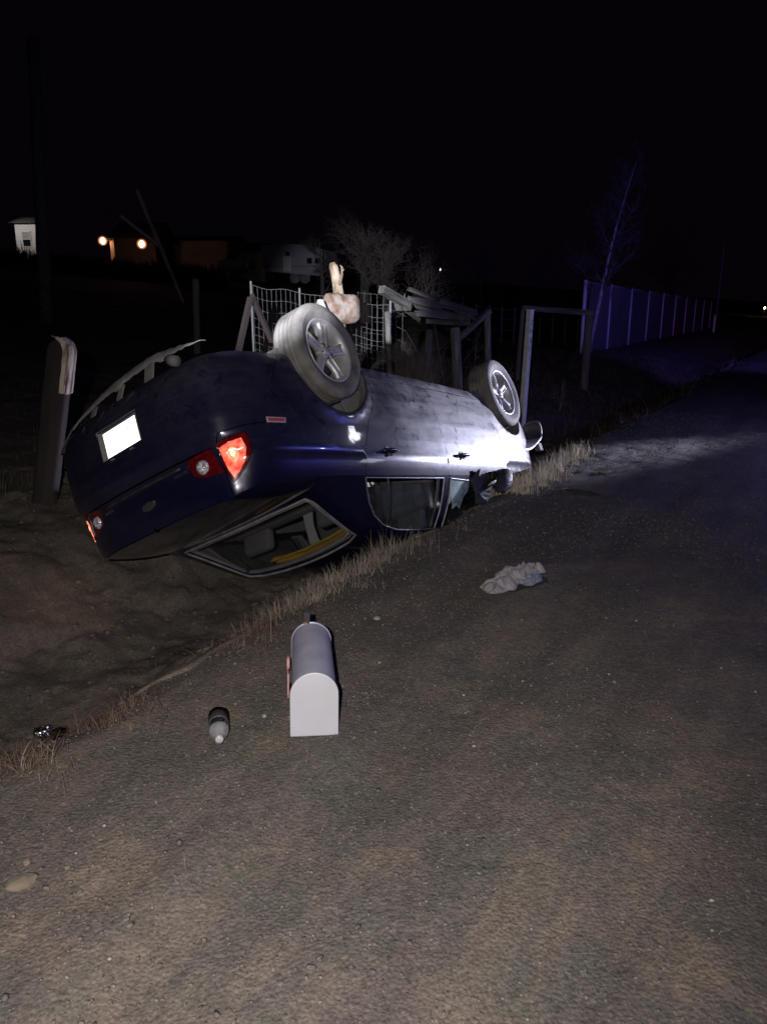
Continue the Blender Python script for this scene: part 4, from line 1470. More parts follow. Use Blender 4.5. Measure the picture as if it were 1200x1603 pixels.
# --- torn lower valance hanging off under the rear bumper
bm = bmesh.new()
ys = np.linspace(-0.80, 0.70, 60)
top, bot = [], []
for i, y in enumerate(ys):
    f = (y + 0.80) / 1.5
    zin = float(np.interp(f, [0, 0.25, 0.5, 0.75, 1], [0.268, 0.222, 0.186, 0.160, 0.160]))   # edge nearest the bumper
    wd = float(np.interp(f, [0, 0.3, 0.55, 0.8, 0.92, 1], [0.012, 0.050, 0.072, 0.066, 0.036, 0.006]))
    jag = 0.008 * mnoise.noise(Vector((y * 22, 0, 3))) + (0.014 if 0.55 < f < 0.60 else 0) + (0.018 if 0.80 < f < 0.84 else 0)
    if f > 0.86:
        jag += 0.022 * mnoise.noise(Vector((y * 55, 2, 3)))
    xx = -1.055 + 0.26 * abs(y) ** 2.6
    top.append((xx, y, zin + jag))
    bot.append((xx + 0.035, y, zin - wd + 0.006 * mnoise.noise(Vector((y * 30, 5, 3)))))
va = []
for (t_, b_) in zip(top, bot):
    t_ = Vector(t_)
    b_ = Vector(b_)
    va.append([bm.verts.new(t_), bm.verts.new(t_.lerp(b_, 0.35) + Vector((-0.012, 0, 0))), bm.verts.new(t_.lerp(b_, 0.75) + Vector((-0.008, 0, 0))), bm.verts.new(b_)])
for i in range(len(va) - 1):
    for k in range(3):
        bm.faces.new((va[i][k], va[i + 1][k], va[i + 1][k + 1], va[i][k + 1]))
vo_ = obj('torn_valance', bm, 'grey_plastic', car, smooth=True)
vo_['label'] = 'torn plastic valance peeled off the bumper edge'
md = vo_.modifiers.new('solid', 'SOLIDIFY')
md.thickness = 0.004
for (y, w_) in ((-0.42, 0.035), (-0.20, 0.04), (0.06, 0.045), (0.34, 0.075)):
    bm = bmesh.new()
    f = (y + 0.8) / 1.5
    z0 = 0.245
    z1 = float(np.interp(f, [0, 0.25, 0.5, 0.75, 1], [0.268, 0.222, 0.186, 0.160, 0.160]))
    k0 = rng.uniform(-.02, .02)
    v = [(-1.07, y - w_ / 2, z0 + 0.01), (-1.07, y + w_ / 2, z0 + 0.01), (-1.04, y + w_ * 0.7 + k0, z1 - 0.005), (-1.04, y - w_ * 0.3 + k0, z1 - 0.005)]
    a_ = [bm.verts.new(p) for p in v]
    b_ = [bm.verts.new((p[0] + 0.01, p[1], p[2])) for p in v]
    bm.faces.new(a_)
    bm.faces.new(b_[::-1])
    for k in range(4):
        bm.faces.new((a_[k], a_[(k + 1) % 4], b_[(k + 1) % 4], b_[k]))
    obj('bumper_bracket', bm, 'grey_plastic', car)
bm = bmesh.new()
tube(bm, [(-1.04, 0.56, 0.235), (-1.03, 0.50, 0.205), (-0.99, 0.52, 0.195)], [0.03, 0.035, 0.02], 10)
obj('tow_eye_cover', bm, 'grey_plastic', car, smooth=True)

# --- inside
def inner_panel(name, fn, outer, m, off=-0.05, step=0.08):
    return panel(name, fn, outer, m, car, step=step, gap=0.0, off=off, thick=0.006)


inner_panel('headliner', UPF, both([(0.0, 0.30), (0.86, 0.26), (0.88, 1.75), (0.0, 1.78)]), 'headliner', off=-0.045)
for sg in (1, -1):
    Up = upper if sg > 0 else mirror(upper)
    panel('pillar_trim', Up, [(-0.30, 0.05), (0.06, 0.05), (0.14, 0.55), (0.26, 0.85), (0.26, 1.0), (-0.25, 1.0)], 'interior', car, step=0.06, gap=0, off=-0.045, thick=0.006)
    panel('door_card', low if sg > 0 else mirror(low), sx([(0.12, 0.35), (0.12, 0.96), (1.2, 0.95), (2.2, 0.94), (2.2, 0.3)]), 'interior', car, step=0.09, gap=0, off=-0.07, thick=0.01)
    panel('post_trim', Up, [(1.10, 0.0), (1.24, 0.0), (1.23, 1.0), (1.10, 1.0)], 'interior', car, step=0.06, gap=0, off=-0.04, thick=0.006)
# parcel shelf
bm = bmesh.new()
v = [(-0.30, -0.60), (-0.34, 0), (-0.30, 0.60), (0.28, 0.66), (0.28, -0.66)]
a_ = [bm.verts.new((x, y, 0.985)) for x, y in v]
b_ = [bm.verts.new((x, y, 0.965)) for x, y in v]
bm.faces.new(a_)
bm.faces.new(b_[::-1])
for k in range(5):
    bm.faces.new((a_[k], a_[(k + 1) % 5], b_[(k + 1) % 5], b_[k]))
obj('parcel_shelf', bm, 'interior', car)
bm = bmesh.new()
box(bm, (-0.215, -0.02, 1.012), (0.07, 0.30, 0.05))
hb = obj('high_brake_lamp', bm, 'interior', car, bevel=0.01)
bm = bmesh.new()
box(bm, (-0.2545, -0.02, 1.016), (0.006, 0.24, 0.028))
obj('brake_lens', bm, 'reflector', hb, bevel=0.003)


def cushion(name, c, s, rot, m='seat', parent=None, bev=0.05):
    bm = bmesh.new()
    box(bm, (0, 0, 0), s)
    o = obj(name, bm, m, parent or car, smooth=True)
    md = o.modifiers.new('bevel', 'BEVEL')
    md.width = bev
    md.segments = 4
    o.matrix_local = Matrix.Translation(c) @ Euler(rot).to_matrix().to_4x4()
    return o


cushion('rear_seat_back', (0.36, 0, 0.74), (0.14, 1.25, 0.56), (0, -0.30, 0))
cushion('rear_seat_cushion', (0.70, 0, 0.48), (0.55, 1.25, 0.16), (0, 0.05, 0))
for y in (-0.36, 0.36):
    cushion('headrest', (0.24, y, 1.085), (0.09, 0.27, 0.17), (0, -0.25, 0), bev=0.04)
for y in (-0.37, 0.37):
    sb = cushion('front_seat_back', (1.32, y, 0.82), (0.14, 0.48, 0.64), (0, -0.30, 0), bev=0.06)
    cushion('front_seat_cushion', (1.65, y, 0.45), (0.52, 0.48, 0.16), (0, 0.06, 0))
    cushion('headrest', (1.20, y, 1.215), (0.09, 0.26, 0.17), (0, -0.2, 0), bev=0.04)
bm = bmesh.new()
box(bm, (2.30, 0, 0.82), (0.35, 1.4, 0.26))
obj('dashboard', bm, 'black_plastic', car, bevel=0.05)
bm = bmesh.new()
lathe(bm, [(0.185 + 0.014 * math.cos(a), 0.014 * math.sin(a)) for a in np.linspace(0, 2 * math.pi, 9)], 'x', 32)
so = obj('steering_wheel', bm, 'black_plastic', car, smooth=True)
so.matrix_local = Matrix.Translation((1.98, 0.37, 0.88)) @ Euler((0, -0.45, 0)).to_matrix().to_4x4()
# inner shell: boot, cabin floor
bm = bmesh.new()
box(bm, (1.0, 0, 0.30), (3.3, 1.2, 0.03))
box(bm, (0.30, 0, 0.62), (0.02, 1.35, 0.62))
box(bm, (2.45, 0, 0.6), (0.02, 1.35, 0.7))
obj('cabin_floor', bm, 'liner', car)
# pale strap / belt and the yellow cloth lying on the inside of the roof
bm = bmesh.new()
pts = [Vector((0.30, 0.10, 1.0)), Vector((0.33, 0.06, 1.10)), Vector((0.36, 0.04, 1.20)), Vector((0.40, 0.06, 1.32))]
rows = []
for i, p in enumerate(pts):
    hw = (0.045, 0.035, 0.04, 0.055)[i]
    rows.append((bm.verts.new(p + Vector((0, -hw, 0))), bm.verts.new(p + Vector((0, hw, 0)))))
for i in range(3):
    bm.faces.new((rows[i][0], rows[i][1], rows[i + 1][1], rows[i + 1][0]))
o = obj('seat_belt_cover', bm, 'headliner', car)
md = o.modifiers.new('solid', 'SOLIDIFY')
md.thickness = 0.012
bm = bmesh.new()
rows = []
for i in range(25):
    t = i / 24
    y = 0.52 - 0.82 * t
    wd = 0.05 + 0.10 * math.sin(math.pi * t ** 0.8)
    row = []
    for k in range(7):
        v_ = k / 6
        x = 0.225 + 0.02 * t + wd * v_
        zz = float(np.interp(x, _rx3, _cz)) - 0.075 - 0.10 * (abs(y) / 0.6) ** 2 * 0.5 - 0.035 * math.sin(math.pi * v_) + 0.006 * mnoise.noise(Vector((y * 12, v_ * 4, 0)))
        row.append(bm.verts.new((x, y, zz)))
    rows.append(row)
for i in range(24):
    for k in range(6):
        bm.faces.new((rows[i][k], rows[i + 1][k], rows[i + 1][k + 1], rows[i][k + 1]))
yo = obj('yellow_cloth', bm, 'yellow', None, smooth=True)
yo.matrix_world = car.matrix_world
md = yo.modifiers.new('solid', 'SOLIDIFY')
md.thickness = 0.012
tag(yo, 'yellow cloth lying along the roof edge inside the rear window of the car', 'cloth')


def car_at(px, py, y):
    """where the line of sight through a photo pixel meets the plane y of the car frame"""
    Mi = Matrix([[float(c) for c in r] for r in CAR_M]).transposed()
    o = Mi @ (CP - Vector(CAR_T.tolist()))
    d = Mi @ ray(px, py)
    t = (y - o.y) / d.y
    return o + d * t


# front bumper corner broken loose and sticking out past the front wheel
bm = bmesh.new()
ptsA = [(792, 668), (806, 684), (824, 690), (840, 682), (846, 668), (840, 656)]
ptsB = [(800, 690), (814, 706), (828, 708), (840, 696), (850, 684), (846, 662)]
ra = [car_at(x, y, 0.74 + 0.02 * i) for i, (x, y) in enumerate(ptsA)]
rb = [car_at(x, y, 0.78 + 0.015 * i) for i, (x, y) in enumerate(ptsB)]
rc = [p + Vector((0.05, -0.20, -0.03)) for p in ra]
rows = [[bm.verts.new(p) for p in r] for r in (rb, ra, rc)]
for r in range(2):
    for i in range(5):
        bm.faces.new((rows[r][i], rows[r][i + 1], rows[r + 1][i + 1], rows[r + 1][i]))
o = obj('bumper_corner', bm, 'paint', car, smooth=True)
o['label'] = 'front bumper corner broken loose'
md = o.modifiers.new('sub', 'SUBSURF')
md.levels = md.render_levels = 2
md = o.modifiers.new('solid', 'SOLIDIFY')
md.thickness = 0.008
c_ = car_at(842, 700, 0.62)
bm = bmesh.new()
box(bm, c_, (0.10, 0.06, 0.09))
obj('fog_lamp', bm, 'grey_plastic', car, bevel=0.012)


# ------------------------------------------------------------------ mailbox thrown on the verge
def arch_outline(w, h, n=18):
    r = w / 2
    return [(-r, 0)] + [(-r * math.cos(a), h - r + r * math.sin(a)) for a in np.linspace(0, math.pi, n)] + [(r, 0)]


g0 = at(492, 1150, 2.46)
mb = empty('mailbox', (g0.x, g0.y, tz(g0.x, g0.y) + 0.004), (math.radians(-1.0), math.radians(1.2), math.radians(6.5)),
           'grey arched metal mailbox with white end plate lying alone on the gravel', 'mailbox')
MBW, MBH, MBL = 0.160, 0.238, 0.485
bm = bmesh.new()
prof = arch_outline(MBW, MBH, 26)
ringsv = []
for y in (0.006, 0.10, 0.20, 0.30, 0.40, MBL):
    ringsv.append([bm.verts.new((x, y, z + 0.002)) for x, z in prof])
for i in range(len(ringsv) - 1):
    for k in range(len(prof)):
        bm.faces.new((ringsv[i][k], ringsv[i][(k + 1) % len(prof)], ringsv[i + 1][(k + 1) % len(prof)], ringsv[i + 1][k]))
bm.faces.new(ringsv[-1])
body = obj('body', bm, 'mail_body', mb, smooth=True)
md = body.modifiers.new('e', 'EDGE_SPLIT')
md.split_angle = math.radians(40)
bm = bmesh.new()
prism(bm, arch_outline(MBW + 0.013, MBH + 0.009, 26), 0.010, Matrix(((1, 0, 0, 0), (0, 0, -1, 0.008), (0, 1, 0, 0), (0, 0, 0, 1))))
obj('end_plate', bm, 'mail_front', mb, bevel=0.0035)
bm = bmesh.new()
prism(bm, arch_outline(MBW + 0.006, MBH + 0.005, 26), 0.012, Matrix(((1, 0, 0, 0), (0, 0, -1, MBL + 0.006), (0, 1, 0, 0), (0, 0, 0, 1))))
obj('door', bm, 'mail_body', mb, bevel=0.003)
bm = bmesh.new()
box(bm, (-0.018, MBL + 0.002, MBH + 0.017), (0.026, 0.018, 0.062))
box(bm, (-0.018, MBL + 0.012, MBH - 0.03), (0.030, 0.014, 0.06))
obj('latch', bm, 'cloth_dark', mb, bevel=0.004)
bm = bmesh.new()
box(bm, (-0.018 - 0.006, MBL - 0.012, MBH + 0.0065), (0.015, 0.030, 0.003))
obj('latch_tongue', bm, 'flag', mb, bevel=0.001)  # red reflection beside the latch, shaped as a small reddish plate
fl = bmesh.new()
lathe(fl, [(0.0005, 0.006), (0.026, 0.006), (0.030, 0.0), (0.026, -0.006), (0.0005, -0.006)], 'x', 24, c=(-MBW / 2 - 0.014, 0.335, 0.13))
box(fl, (-MBW / 2 - 0.014, 0.27, 0.095), (0.008, 0.16, 0.026), Euler((0.5, 0, 0)))
obj('flag', fl, 'flag', mb, bevel=0.002)
bm = bmesh.new()
box(bm, (-MBW / 2 - 0.008, 0.30, 0.10), (0.014, 0.05, 0.05))
obj('flag_bracket', bm, 'cloth_dark', mb, bevel=0.002)

# ------------------------------------------------------------------ plastic bottle and crushed can
g0 = at(344, 1163, 2.42)
bt = empty('plastic_bottle', (g0.x, g0.y, tz(g0.x, g0.y) + 0.036), (math.radians(90), 0, math.radians(13)),
           'clear plastic bottle lying on the gravel left of the mailbox', 'bottle')
bm = bmesh.new()
lathe(bm, [(0.012, 0.055), (0.0125, 0.035), (0.018, 0.025), (0.030, 0.006), (0.0345, -0.015), (0.035, -0.045), (0.033, -0.052), (0.035, -0.060), (0.035, -0.095), (0.033, -0.102), (0.035, -0.11), (0.0335, -0.150), (0.028, -0.158), (0.0005, -0.152)], 'z', 28)
obj('bottle_wall', bm, 'pet', bt, smooth=True)
bm = bmesh.new()
lathe(bm, [(0.0353, -0.02), (0.0357, -0.03), (0.0357, -0.06), (0.0352, -0.065)], 'z', 28)
obj('wrapper', bm, 'liquid', bt, smooth=True)
bm = bmesh.new()
lathe(bm, [(0.0357, -0.068), (0.036, -0.07), (0.036, -0.150), (0.0005, -0.1605)], 'z', 28)
obj('dark_sleeve', bm, 'cloth_dark', bt, smooth=True)  # far part of the bottle coloured dark
bm = bmesh.new()
lathe(bm, [(0.0005, 0.064), (0.013, 0.063), (0.0145, 0.060), (0.0145, 0.046)], 'z', 20)
obj('cap', bm, 'cap', bt, smooth=True)

bt.scale = (1.0, 1.0, 0.80)
g0 = at(66, 1129, 2.62)
bm = bmesh.new()
bmesh.ops.create_icosphere(bm, subdivisions=4, radius=0.030)
for v in bm.verts:
    n_ = mnoise.cell(v.co * 42) * 0.007 + mnoise.noise(v.co * 60) * 0.010
    v.co *= 1 + n_ * 18
    v.co.x *= 1.15
    v.co.z *= 0.75
o = obj('crushed_can', bm, 'foil', None)
gz = max(tz(g0.x + dx, g0.y + dy) for dx in (-.03, 0, .03) for dy in (-.05, -.03, 0, .03))
o.location = (g0.x, g0.y, gz + 0.035)
tag(o, 'small crushed silver can lying in the ditch below the grass', 'can')


# ------------------------------------------------------------------ crumpled grey bundle and dark scrap on the road side
def crumple(name, loc, lx, ly, h, rot, m, seed, outline, hang=0.0):
    bm = bmesh.new()
    n = 70
    grid = {}
    for i in range(n):
        for j in range(n):
            u, v = (i / (n - 1) * 2 - 1), (j / (n - 1) * 2 - 1)
            a = math.atan2(v, u)
            r = math.hypot(u, v)
            lim = outline(a, u, v)
            if r <= lim:
                w = 1 - (r / lim) ** 3
                f = mnoise.voronoi(Vector((u * 2.4 + seed, v * 2.0, seed)), distance_metric='DISTANCE')[0]
                z = h * w * (0.35 + 0.45 * math.tanh(2.5 * (f[1] - f[0])) + 0.25 * mnoise.noise(Vector((u * 2.6, v * 2.6, seed))) + 0.05 * mnoise.noise(Vector((u * 9, v * 9, seed))))
                grid[i, j] = bm.verts.new((u * lx, v * ly, z + 0.004))
    for i in range(n - 1):
        for j in range(n - 1):
            k = [(i, j), (i + 1, j), (i + 1, j + 1), (i, j + 1)]
            if all(q in grid for q in k):
                bm.faces.new([grid[q] for q in k])
    o = obj(name, bm, m, None, smooth=False)
    md = o.modifiers.new('solid', 'SOLIDIFY')
    md.thickness = 0.003
    o.rotation_euler = rot
    o.location = loc
    return o


gc = at(808, 914, 4.02)
cz0 = tz(gc.x, gc.y)
cb = empty('crumpled_jacket', (gc.x, gc.y, cz0), (0, 0, math.radians(42)), 'crumpled pale grey garment lying on the road edge', 'clothing')
for nm, dx, dy, lx, ly, h, m_, sd, lift in (('sleeve', -0.125, 0.0, 0.125, 0.105, 0.055, 'cloth', 1.2, 0.012), ('torso', 0.015, 0.035, 0.095, 0.100, 0.060, 'cloth', 4.7, 0.014),
                                   ('hood', 0.145, 0.040, 0.10, 0.080, 0.060, 'cloth', 9.1, 0.012), ('lining', 0.055, -0.050, 0.095, 0.055, 0.04, 'cloth_blue', 6.6, 0.010),
                                   ('dark_back', 0.0, -0.005, 0.22, 0.105, 0.014, 'cloth_dark', 3.3, 0.002)):
    o = crumple(nm, (dx, dy, lift), lx, ly, h, (0, 0, 0), m_, sd, lambda a, u, v, s=sd: 0.84 + 0.12 * math.sin(2 * a + s) + 0.07 * math.sin(5 * a + 2 * s) + 0.02 * math.sin(11 * a))
    o.parent = cb
cb.scale = (1.12, 1.12, 1.3)
gd = at(908, 772, 6.2)
o = crumple('plastic_scrap', (gd.x, gd.y, tz(gd.x, gd.y) + 0.005), 0.17, 0.07, 0.03, (0, 0, math.radians(-38)), 'cloth_dark', 8.0,
            lambda a, u, v: 0.78 + 0.2 * math.sin(2 * a + 1) + 0.05 * math.sin(9 * a))
tag(o, 'flat dark scrap of plastic beside the bright gravel patch', 'scrap')


# ------------------------------------------------------------------ loose stones, gravel and glass crumbs
def pebble_shapes(k, seed=0):
    out = []
    r = random.Random(seed)
    for i in range(k):
        bm = bmesh.new()
        bmesh.ops.create_icosphere(bm, subdivisions=1, radius=1)
        s = (r.uniform(0.8, 1.3), r.uniform(0.6, 1.0), r.uniform(0.4, 0.7))
        for v in bm.verts:
            v.co *= r.uniform(0.75, 1.2)
            v.co = Vector((v.co.x * s[0], v.co.y * s[1], v.co.z * s[2]))
        V = np.array([v.co[:] for v in bm.verts])
        F = np.array([[v.index for v in f.verts] for f in bm.faces])
        bm.free()
        out.append((V, F))
    return out


SH = pebble_shapes(14)


def scatter_pebbles(name, n, sampler, size, m, label, cat='gravel'):
    XY = sampler(n)
    n = len(XY)
    Z = terrain(XY[:, 0], XY[:, 1]) + 0.006
    S = size(n)
    A = nrng.uniform(0, 2 * np.pi, n)
    which = nrng.integers(0, len(SH), n)
    Vs, Fs, b = [], [], 0
    for w, (V, F) in enumerate(SH):
        k = np.where(which == w)[0]
        if not len(k):
            continue
        c, s = np.cos(A[k]), np.sin(A[k])
        P = V[None] * S[k, None, None]
        X = P[..., 0] * c[:, None] - P[..., 1] * s[:, None] + XY[k, 0, None]
        Y = P[..., 0] * s[:, None] + P[..., 1] * c[:, None] + XY[k, 1, None]
        ZZ = P[..., 2] + Z[k, None] + S[k, None] * 0.15
        Vs.append(np.stack([X, Y, ZZ], -1).reshape(-1, 3))
        Fs.append((F[None] + (np.arange(len(k)) * len(V))[:, None, None] + b).reshape(-1, 3))
        b += len(k) * len(V)
    o = raw_mesh(name, np.vstack(Vs), np.vstack(Fs), m)
    return tag(o, label, cat, kind='stuff')


def near_sampler(umin, umax, vmin, vmax, power=1.0):
    def f(n):
        u = umin + (umax - umin) * nrng.random(n) ** power
        v = nrng.uniform(vmin, vmax, n)
        return np.stack([EDGE0[0] + ROAD_D[0] * u + ROAD_N[0] * v, EDGE0[1] + ROAD_D[1] * u + ROAD_N[1] * v], -1)
    return f


def clumped(f, fr, thr):
    def g(n):
        P = f(int(n * 2.5))
        k = vnoise(P[:, 0], P[:, 1], fr, 3) + nrng.normal(0, 0.12, len(P)) > thr
        return P[k][:n]
    return g


scatter_pebbles('fine_gravel', 22000, clumped(near_sampler(-3.2, 3.0, -3.0, 0.1), 3.0, -0.12), lambda n: 0.0018 + 0.0042 * nrng.random(n) ** 4, 'stone', 'fine loose gravel spread over the verge')
scatter_pebbles('road_gravel', 13000, clumped(near_sampler(2.0, 9.0, -4.0, 0.15), 2.0, -0.15), lambda n: 0.003 + 0.009 * nrng.random(n) ** 4, 'stone', 'loose gravel spread along the road edge')
scatter_pebbles('verge_clods', 5000, clumped(near_sampler(-3.2, 6.0, -1.6, 0.3), 3.0, 0.05), lambda n: 0.002 + 0.009 * nrng.random(n) ** 6, 'ground', 'small dirt clods crumbled along the verge', 'clods')
scatter_pebbles('pale_chips', 330, near_sampler(-3.2, 3.5, -2.6, 0.1), lambda n: 0.0022 + 0.0075 * nrng.random(n) ** 3, 'stone_pale', 'small pale stone chips scattered over the gravel')
scatter_pebbles('ditch_clods', 7000, near_sampler(-3.0, 6.0, 0.1, 3.6), lambda n: 0.005 + 0.026 * nrng.random(n) ** 6, 'field', 'dirt clods lying in the ditch', 'clods')


def rocks(px, py, Y, r, fl, label, seed, m='rock'):
    p = at(px, py, Y)
    bm = bmesh.new()
    bmesh.ops.create_icosphere(bm, subdivisions=3, radius=1)
    for v in bm.verts:
        d = 1 + 0.28 * mnoise.noise(v.co * 1.6 + Vector((seed, 0, 0))) + 0.08 * mnoise.noise(v.co * 5 + Vector((seed, 3, 0)))
        v.co = Vector((v.co.x * r * d, v.co.y * r * 0.72 * d, v.co.z * r * fl * d))
    o = obj('rock', bm, m, None, smooth=True)
    o.location = (p.x, p.y, tz(p.x, p.y) + r * fl * 0.18)
    o.rotation_euler = (0, 0, seed)
    tag(o, label, 'rock')


rocks(34, 1382, 1.74, 0.040, 0.34, 'flat tan rock on the bare dirt nearest the left border', 0.5)
rocks(42, 1347, 1.82, 0.014, 0.45, 'small round tan rock just behind the flat tan rock', 2.0)
rocks(105, 1352, 1.80, 0.010, 0.4, 'pebble sized tan rock right of the flat tan rock', 3.0)
rocks(590, 962, 3.55, 0.022, 0.5, 'pale rock at the edge of the dry grass beyond the mailbox', 1.0, 'stone_pale')
rocks(414, 1128, 2.60, 0.012, 0.5, 'small pale rock between bottle and mailbox', 5.0, 'stone_pale')
rocks(885, 765, 6.3, 0.035, 0.5, 'white rock behind the flat dark scrap', 7.0, 'stone_pale')
rocks(948, 738, 7.0, 0.045, 0.5, 'white rock on the lit gravel patch', 9.0, 'stone_pale')


# ------------------------------------------------------------------ grass
def blades(name, roots, m, hmin, hmax, wmin, wmax, bend, label, lean=(0, 0), seg=4, cat='grass'):
    n = len(roots)
    Z = terrain(roots[:, 0], roots[:, 1])
    h = hmin + (hmax - hmin) * nrng.random(n) ** 2.4 * (0.75 + 0.5 * (vnoise(roots[:, 0], roots[:, 1], 13.0, 31) + 0.5))
    w = nrng.uniform(wmin, wmax, n)
    a = nrng.uniform(0, 2 * np.pi, n)
    b = bend * nrng.normal(0.6, 0.75, n) * h
    tw = nrng.uniform(0, np.pi, n)
    V = np.zeros((n, (seg + 1) * 2, 3))
    for i in range(seg + 1):
        t = i / seg
        cx_ = roots[:, 0] + (np.cos(a) * b + lean[0] * h) * t ** 1.8
        cy_ = roots[:, 1] + (np.sin(a) * b + lean[1] * h) * t ** 1.8
        droop = 1 - 0.45 * np.clip(np.abs(b) / h, 0, 1.6) * t
        cz_ = Z + h * t * np.clip(droop, 0.2, 1) - 0.01
        ww = w * (1 - t) ** 0.7 + 0.0003
        V[:, 2 * i] = np.stack([cx_ - np.cos(tw) * ww, cy_ - np.sin(tw) * ww, cz_], -1)
        V[:, 2 * i + 1] = np.stack([cx_ + np.cos(tw) * ww, cy_ + np.sin(tw) * ww, cz_], -1)
    base = (np.arange(n) * (seg + 1) * 2)[:, None, None]
    q = np.array([[2 * i, 2 * i + 1, 2 * i + 3, 2 * i + 2] for i in range(seg)])[None]
    o = raw_mesh(name, V.reshape(-1, 3), (base + q).reshape(-1, 4), m)
    return tag(o, label, cat, kind='stuff')


def tufts(n_t, per, umin, umax, vfn, spread, patchy=True):
    u = nrng.uniform(umin, umax, n_t)
    if patchy:
        dens = vnoise(u, u * 0 + 0.3, 17.0, 12) + 0.7 * vnoise(u, u * 0 + 1.3, 41.0, 13)
        u = u[dens + nrng.normal(0, 0.10, n_t) > -0.16]
        n_t = len(u)
    v = vfn(u, n_t)
    cx_ = EDGE0[0] + ROAD_D[0] * u + ROAD_N[0] * v
    cy_ = EDGE0[1] + ROAD_D[1] * u + ROAD_N[1] * v
    k = nrng.integers(per // 3, per, n_t)
    X = np.repeat(cx_, k) + nrng.normal(0, spread, k.sum())
    Y = np.repeat(cy_, k) + nrng.normal(0, spread, k.sum())
    return np.stack([X, Y], -1)


vb = lambda u, n: 0.05 + edge_wobble(u) + nrng.normal(0, 0.12, n)
blades('verge_grass', tufts(640, 20, -2.9, 0.4, vb, 0.035), 'rustgrass', 0.012, 0.11, 0.0005, 0.0014, 1.6, 'short reddish dry grass along the lip of the ditch')
blades('matted_grass', tufts(1600, 18, -3.0, 1.2, lambda u, n: 0.06 + edge_wobble(u) + np.abs(nrng.normal(0, 0.20, n)), 0.04), 'rustgrass', 0.012, 0.06, 0.0006, 0.0016, 2.6, 'matted flat dry grass hanging over the lip of the ditch')
blades('verge_straw', tufts(150, 14, -1.7, 1.9, vb, 0.03), 'straw', 0.02, 0.12, 0.0005, 0.0014, 1.2, 'pale dry straw standing along the lip of the ditch')
blades('tall_straw', tufts(44, 7, -2.4, 1.6, vb, 0.03), 'straw', 0.08, 0.24, 0.0010, 0.0019, 0.45, 'taller dry stems leaning over the lip of the ditch')
blades('dense_straw', tufts(250, 26, 0.0, 1.45, lambda u, n: 0.15 + nrng.normal(0, 0.11, n), 0.04, False), 'pale_straw', 0.02, 0.15, 0.0006, 0.0015, 0.8, 'dense pale straw beside the rear window of the car')
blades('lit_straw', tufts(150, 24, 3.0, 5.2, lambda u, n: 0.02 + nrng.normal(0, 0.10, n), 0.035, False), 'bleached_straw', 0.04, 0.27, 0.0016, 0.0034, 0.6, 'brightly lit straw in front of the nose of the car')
blades('ditch_weeds', tufts(700, 12, -3.0, 3.0, lambda u, n: nrng.uniform(0.2, 3.4, n), 0.04), 'rustgrass', 0.008, 0.075, 0.0006, 0.0016, 1.0, 'thin matted weeds on the sides of the ditch')
blades('field_grass', tufts(2600, 16, -2.5, 16, lambda u, n: 3.0 + 7.0 * nrng.random(n) ** 1.4, 0.06), 'greengrass', 0.04, 0.20, 0.0018, 0.0045, 0.8, 'dull green grass in the field behind the ditch')
blades('verge_far_grass', tufts(1500, 16, 6.5, 22, lambda u, n: nrng.uniform(0.1, 6.0, n), 0.08), 'rustgrass', 0.05, 0.36, 0.0025, 0.006, 0.7, 'dry grass around the fence posts beyond the car')
fw_ = []
for k in range(240):
    c_ = at(628 + 50 * rng.random(), 560, 12.0 + 0.9 * rng.random())
    for j_ in range(16):
        fw_.append((c_.x + rng.gauss(0, .05), c_.y + rng.gauss(0, .05)))
blades('dead_weeds', np.array(fw_), 'straw', 0.35, 1.05, 0.002, 0.005, 0.25, 'stand of dead brown weeds under the left end of the board pile', cat='weeds')
# straw litter lying flat
u_ = nrng.uniform(-3, 3, 260)
v_ = nrng.uniform(-2.6, 0.2, 260)
lit_xy = np.stack([EDGE0[0] + ROAD_D[0] * u_ + ROAD_N[0] * v_, EDGE0[1] + ROAD_D[1] * u_ + ROAD_N[1] * v_], -1)
L_ = nrng.uniform(0.008, 0.04, 260)
A_ = nrng.uniform(0, np.pi, 260)
W_ = nrng.uniform(0.0005, 0.0012, 260)
Vl = np.zeros((260, 4, 3))
for i, (sa, sb) in enumerate(((-1, -1), (1, -1), (1, 1), (-1, 1))):
    X_ = lit_xy[:, 0] + np.cos(A_) * L_ * sa - np.sin(A_) * W_ * sb
    Y_ = lit_xy[:, 1] + np.sin(A_) * L_ * sa + np.cos(A_) * W_ * sb
    Vl[:, i] = np.stack([X_, Y_, terrain(X_, Y_) + 0.010], -1)
tag(raw_mesh('straw_litter', Vl.reshape(-1, 3), np.arange(260 * 4).reshape(-1, 4), 'straw'), 'bits of straw lying flat on the gravel', 'litter', kind='stuff')


